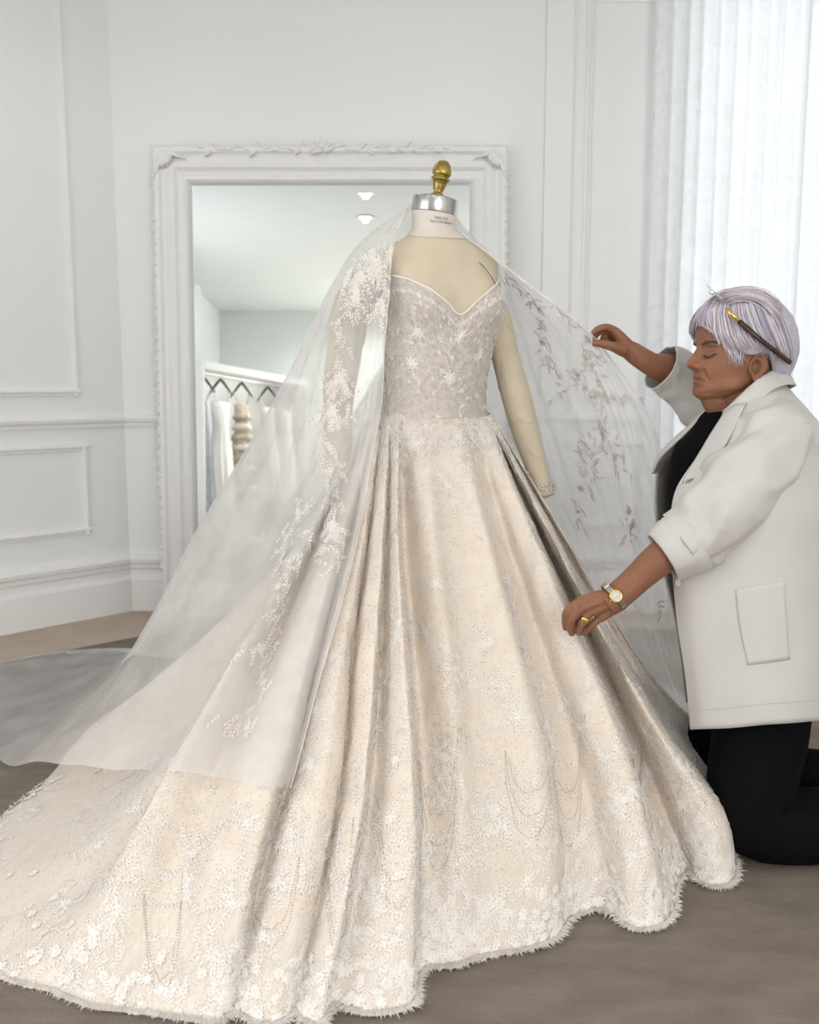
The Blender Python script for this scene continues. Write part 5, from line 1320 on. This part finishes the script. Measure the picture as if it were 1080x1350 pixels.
# hem stitching, front stitching, pocket, button
hemr = CG[:, 65]; MB().tube([tuple(p) for p in hemr + CN[:, 65] * 0.0005], 0.0010, 5).build('hem_stitching', M_coat, per, True)
def rowpts(l, off): return [oncoat(px, py, off) for px, py in l]
pk = [rowpts([(970, 778), (974, 820), (980, 850), (986, 877)], 0.0022), rowpts([(1000, 772), (1003, 818), (1006, 848), (1010, 874)], 0.0025), rowpts([(1035, 766), (1038, 815), (1040, 846), (1042, 870)], 0.0022)]
sheet(pk, 'pocket', 0.0010, 18, 16)
MB().lathe([(0, -0.001), (0.0085, -0.001), (0.0092, 0.001), (0.0085, 0.0026), (0.006, 0.002), (0, 0.002)], rotm('X', PI / 2), 20, oncoat(895, 768, 0.003)).build('button', M_coat, per, True)
# embroidered words on the chest
lapb = BVHTree.FromPolygons([v.co for v in nlap.data.vertices], [p.vertices for p in nlap.data.polygons])
tm = text_mesh('I SEP', 0.0125, 'words')
bm = bmesh.new(); bm.from_mesh(tm)
for v in bm.verts:
    u, w_ = v.co.x, v.co.y; px = 906 + (u * 0.94 + w_ * 0.25) * 600; py = 637 - (w_ * 0.95 + u * 0.26) * 600
    r_ = Vector(ray(px, py)).normalized(); h_ = lapb.ray_cast(org, r_); p_ = oncoat(px, py, 0.0018)
    if h_[0] is not None and h_[0].y < p_[1]: p_ = np.array(h_[0]) - np.array(r_) * 0.0018
    v.co = Vector(p_)
bm.to_mesh(tm); bm.free(); link('embroidered_words', tm, M_ink, per)
# near sleeve with rolled cuff
def sleeve(pts, R, name, wr_amp, seed, n=48, m=90, parent=per):
    Cc = crv(np.array(pts), m); Rr = np.interp(np.linspace(0, 1, m), np.linspace(0, 1, len(R)), R)
    T_ = np.gradient(Cc, axis=0); T_ /= np.linalg.norm(T_, axis=1, keepdims=True); G = np.zeros((n, m, 3)); up = np.array((0, 0.3, 1.0))
    for j in range(m):
        a = np.cross(T_[j], up); a /= np.linalg.norm(a); b = np.cross(a, T_[j])
        for i in range(n):
            q = i / n * 2 * PI; G[i, j] = Cc[j] + (math.cos(q) * a + math.sin(q) * b) * Rr[j]
    N_ = gnormals(G, True); c = Cc[None]; 
    if np.mean(np.sum(N_ * (G - c), -1)) < 0: N_ = -N_; G = G[::-1]; N_ = N_[::-1]
    t = np.linspace(0, 1, m)[None, :]; q = (np.arange(n) / n * 2 * PI)[:, None]
    rdg = lambda f_, s_: np.clip(1 - 2.6 * np.abs(vnoise(np.stack([np.cos(q + 0 * t), np.sin(q + 0 * t), t * 2.6 + 0.35 * np.sin(q + seed)], -1).reshape(-1, 3), f_, s_).reshape(n, m)), 0, 1) ** 2
    w1 = wr_amp * 0.9 * (rdg(0.42, seed + 40) + 0.7 * rdg(0.8, seed + 41)) + 0.35 * wr_amp * np.sin(t * 26 + 1.6 * np.sin(q + seed) + 2.2 * np.sin(2 * q + 3 * t)) * (0.5 + 0.5 * np.sin(q * 2 + seed + t * 5)) + wr_amp * 0.8 * vnoise(G.reshape(-1, 3), 9, seed).reshape(n, m)
    G = G + N_ * (w1 * np.clip(t * 5, 0, 1))[..., None]
    return link(name, solid(G, 0.003, True), M_coat, parent, True), Cc, Rr
sA = at(1016, 575, 2.06)
sleeve([at(1022, 558, 2.12), at(1020, 588, 2.05), at(988, 628, 2.00), at(956, 668, 1.985), at(927, 699, 1.985), NCUFF + (NEL - NCUFF) * 0.45], [0.066, 0.080, 0.080, 0.076, 0.070, 0.058], 'coat_sleeve', 0.014, 3)
ax = (NCUFF - NEL) / np.linalg.norm(NCUFF - NEL)
c0 = NCUFF + (NEL - NCUFF) * 0.60; c1 = NCUFF - ax * 0.004
def band(c0, c1, r0, r1, name, ripple=0.002, lip=0.006):
    ax_ = c1 - c0; L = np.linalg.norm(ax_); ax_ = ax_ / L; a = np.cross(ax_, (0, 0.3, 1)); a /= np.linalg.norm(a); b = np.cross(a, ax_)
    prof_ = [(0, r0), (0.05, r0 + 0.004), (0.45, (r0 + r1) / 2 + 0.0045), (0.5, (r0 + r1) / 2 + 0.0035), (0.55, (r0 + r1) / 2 + 0.0045), (0.95, r1 + 0.004), (1.0, r1 + 0.001), (1.0, r1 - 0.003), (0.9, r1 - 0.006), (0.1, r0 - 0.006), (0, r0 - 0.003), (0, r0)]
    loops = []
    for (t, r) in prof_:
        loops.append([c0 + ax_ * L * t + (a * math.cos(q) + b * math.sin(q)) * (r + ripple * math.sin(3 * q + 5 * t) + ripple * 0.6 * math.sin(7 * q)) for q in np.linspace(0, 2 * PI, 48, endpoint=False)])
    MB().loft(loops, False).build(name, M_coat, per, True)
band(c0, c1, 0.070, 0.056, 'rolled_cuff')
# far sleeve
FC = at(868, 482, 2.402)
sleeve([at(990, 575, 2.33), at(962, 557, 2.40), at(935, 533, 2.43), at(910, 510, 2.425), at(888, 493, 2.415), at(872, 484, 2.405)], [0.085, 0.088, 0.080, 0.070, 0.062, 0.058], 'coat_sleeve', 0.005, 8)
# shirt in the open neck
loops = []
sh_c = [at(966, 541, 2.2), at(966, 550, 2.2), at(968, 582, 2.2), at(964, 620, 2.2), at(964, 670, 2.2), at(975, 760, 2.2), at(1000, 860, 2.2)]; sh_r = [0.060, 0.078, 0.124, 0.140, 0.148, 0.150, 0.150]
c4 = crv(np.column_stack([np.array(sh_c), sh_r]), 40); Cc, Rr = c4[:, :3], c4[:, 3]
mb = MB(); mb.tube(list(Cc), list(Rr), 40); mb.build('shirt', M_shirt, per, True)
# trousers
for K in (KN, KF):
    hip = np.array((0.845, K[1] * 0.6 + 2.2 * 0.4, 0.54)); mb = MB()
    Cc = crv(np.array([hip, (hip + K) / 2 + np.array((-0.012, 0, 0)), K + np.array((0, 0, 0.03)), K + np.array((0.05, 0, 0.005)), K + np.array((0.2, 0, 0.0)), K + np.array((0.40, 0, -0.015))]), 40)
    mb.tube(list(Cc), list(np.interp(np.linspace(0, 1, 40), [0, 0.3, 0.5, 0.62, 0.8, 1], [0.095, 0.104, 0.092, 0.086, 0.082, 0.066])), 28); o = mb.build('trouser_leg', M_trous, per, True)
    v = np.zeros(len(o.data.vertices) * 3); o.data.vertices.foreach_get('co', v); v = v.reshape(-1, 3); v[:, 2] = np.maximum(v[:, 2], 0.012); o.data.vertices.foreach_set('co', v.ravel())
mb = MB(); mb.tube([(0.86, 2.2, 0.72), (0.855, 2.2, 0.60), (0.85, 2.2, 0.50)], [0.13, 0.15, 0.14], 32); mb.build('trouser_seat', M_trous, per, True)
M_shoe = mat('black_shoe_leather', (0.015, 0.014, 0.014), 0.4, var=0.2)
for K in (KN, KF):
    MB().tube([K + np.array((0.40, 0, -0.02)), K + np.array((0.47, 0, -0.035)), K + np.array((0.55, 0, -0.045)), K + np.array((0.60, 0, -0.05))], [0.046, 0.044, 0.036, 0.022], 18).build('shoe', M_shoe, per, True)

# ================================================================== worn things
M_gold = mat('yellow_gold', (0.80, 0.55, 0.16), 0.2, metal=1.0); M_steelg = mat('two_tone_watch_metal', (0.66, 0.58, 0.46), 0.25, metal=0.9, var=0.3, vscale=200)
M_dial = mat('pale_dial', (0.75, 0.72, 0.68), 0.3, var=0.25, vscale=500); M_shell = mat('tortoiseshell', (0.06, 0.03, 0.02), 0.25, var=0.5, vscale=90); M_silver = mat('bright_silver', (0.8, 0.8, 0.82), 0.12, metal=1.0)
ax = NWR - at(838, 765, Ds - 0.04); ax /= np.linalg.norm(ax)
WCN = at(809.5, 786.5, Ds - 0.045)
tw = np.array((0, -1.0, 0)); tw = tw - ax * np.dot(tw, ax); tw /= np.linalg.norm(tw); up_ = np.cross(ax, tw)      # tw: toward the viewer
if up_[2] < 0: up_ = -up_
out = tw * math.cos(0.25) + up_ * math.sin(0.25); sd = np.cross(out, ax)
watch = empty('wristwatch', tuple(WCN), 'small gold wristwatch with pale dial on the lower forearm', 'watch')
for k in range(44):                                             # band links
    q = k / 44 * 2 * PI
    if abs((q + PI) % (2 * PI) - PI) < 0.40: continue
    dv_ = out * math.cos(q) + sd * math.sin(q); tv = -out * math.sin(q) + sd * math.cos(q); c = WCN + dv_ * 0.0345
    MB().box(c, (0.0116, 0.0044, 0.0022), np.stack([ax, tv, dv_], 1)).build('band_link', M_steelg, watch)
Rw = np.stack([ax, sd, out], 1); cw = WCN + out * 0.0335
MB().lathe([(0, 0), (0.0125, 0), (0.0138, 0.002), (0.0138, 0.005), (0.0125, 0.0068), (0, 0.0068)], Rw, 32, cw).build('case', M_steelg, watch, True)
bz = MB().lathe([(0.0098, 0.0066), (0.0132, 0.0066), (0.0126, 0.0086), (0.0100, 0.0082), (0.0098, 0.0066)], Rw, 36, cw).build('bezel', M_gold, watch, True)
dl = MB().lathe([(0, 0.0066), (0.0099, 0.0066), (0.0099, 0.0074), (0, 0.0074)], Rw, 32, cw).build('dial', M_dial, watch)
for k in range(12):
    q = k / 12 * 2 * PI; MB().box(cw + Rw @ np.array((0.0082 * math.cos(q), 0.0082 * math.sin(q), 0.0076)), (0.0014, 0.0006, 0.0005), Rw @ rotm('Z', q)).build('hour_mark', M_ink, dl)
for q, l in ((0.7, 0.0045), (2.3, 0.0065)):
    MB().box(cw + Rw @ np.array((l / 2 * math.cos(q), l / 2 * math.sin(q), 0.0080)), (l, 0.0007, 0.0004), Rw @ rotm('Z', q)).build('watch_hand', M_ink, dl)
MB().lathe([(0, 0), (0.0018, 0), (0.0018, 0.003), (0, 0.003)], Rw @ rotm('Y', PI / 2), 12, cw + Rw @ np.array((0.0138, 0, 0.0035))).build('crown', M_gold, watch)
# ring
a, b = LH_ring; ra = (b - a) / np.linalg.norm(b - a); rc = a + (b - a) * 0.62; e1 = np.cross(ra, (0, 0, 1)); e1 /= np.linalg.norm(e1); e2 = np.cross(ra, e1); Rr_ = np.stack([e1, e2, ra], 1)
MB().lathe([(0.0098, -0.0042), (0.0116, -0.0040), (0.0122, 0.0), (0.0116, 0.0040), (0.0098, 0.0042), (0.0098, -0.0042)], Rr_, 30, rc).build('finger_ring', M_gold, None, True, label='wide yellow gold ring on the finger of the hand touching the skirt', cat='ring')
# earring
ecp = hw((-0.004, 0.082, -0.031))
MB().tube([ecp + np.array((0.0055 * math.cos(q), 0, 0.0055 * math.sin(q) - 0.004)) for q in np.linspace(0, 2 * PI, 17)], 0.0011, 6).build('earring', M_gold, None, True, label='small gold hoop earring in the visible ear lobe', cat='earring')
# eyeglasses pushed up into the hair
gls = empty('eyeglasses', tuple(at(958, 408, 2.12)), 'tortoiseshell eyeglasses with gold hinges pushed up into the lavender hair', 'glasses')
hn = at(959, 408, 2.115); hfr = at(937, 388, 2.275)
def arm_(p0, p1, p2, r=0.0026): return MB().tube(list(crv(np.array([p0, p1, p2]), 12)), [r * 1.1] * 4 + [r] * 8, 8, True, 1.5)
arm_(at(975, 424, 2.098), at(1003, 448, 2.088), at(1042, 478, 2.11), 0.0040).build('temple_arm', M_shell, gls, True)
MB().tube([at(957, 406, 2.106), at(966, 415, 2.100), at(976, 425, 2.098)], [0.0028, 0.0034, 0.0036], 8, True, 1.4).build('hinge', M_gold, gls, True)
arm_(hfr + np.array((0.015, 0.005, 0.0)), hfr + np.array((0.07, 0.012, -0.02)), hfr + np.array((0.14, 0.0, -0.06))).build('temple_arm', M_shell, gls, True)
MB().box(hfr + np.array((0, -0.008, 0.003)), (0.011, 0.010, 0.008), rotm('Y', 0.5)).build('hinge', M_silver, gls, bevel=0.0015)
M_lensg = mat('spectacle_lens', (0.95, 0.97, 1.0), 0.02); bb = M_lensg.node_tree.nodes['Principled BSDF']; bb.inputs['Transmission Weight'].default_value = 1.0; bb.inputs['IOR'].default_value = 1.1
mid = (hn + hfr) / 2 + np.array((0, 0, 0.012)); fwd = np.array((-0.75, 0, 0.66)); fwd /= np.linalg.norm(fwd); acr = (hfr - hn); acr /= np.linalg.norm(acr); fwd -= acr * np.dot(fwd, acr); fwd /= np.linalg.norm(fwd)
for sg in (-1, 1):
    c = mid + acr * sg * 0.036 + fwd * 0.012
    ring_ = [c + acr * 0.026 * math.cos(q) + fwd * 0.018 * math.sin(q) for q in np.linspace(0, 2 * PI, 29)]
    rimo = MB().tube(ring_, 0.0010, 6).build('rim', M_silver, gls, True)
    nn_ = np.cross(acr, fwd); MB().loft([[p - nn_ * 0.0006 for p in ring_[:-1]], [p + nn_ * 0.0006 for p in ring_[:-1]]]).build('lens', M_lensg, rimo)
MB().tube([mid + acr * -0.010 + fwd * 0.014, mid + fwd * 0.018, mid + acr * 0.010 + fwd * 0.014], 0.0012, 6).build('bridge', M_silver, gls, True)
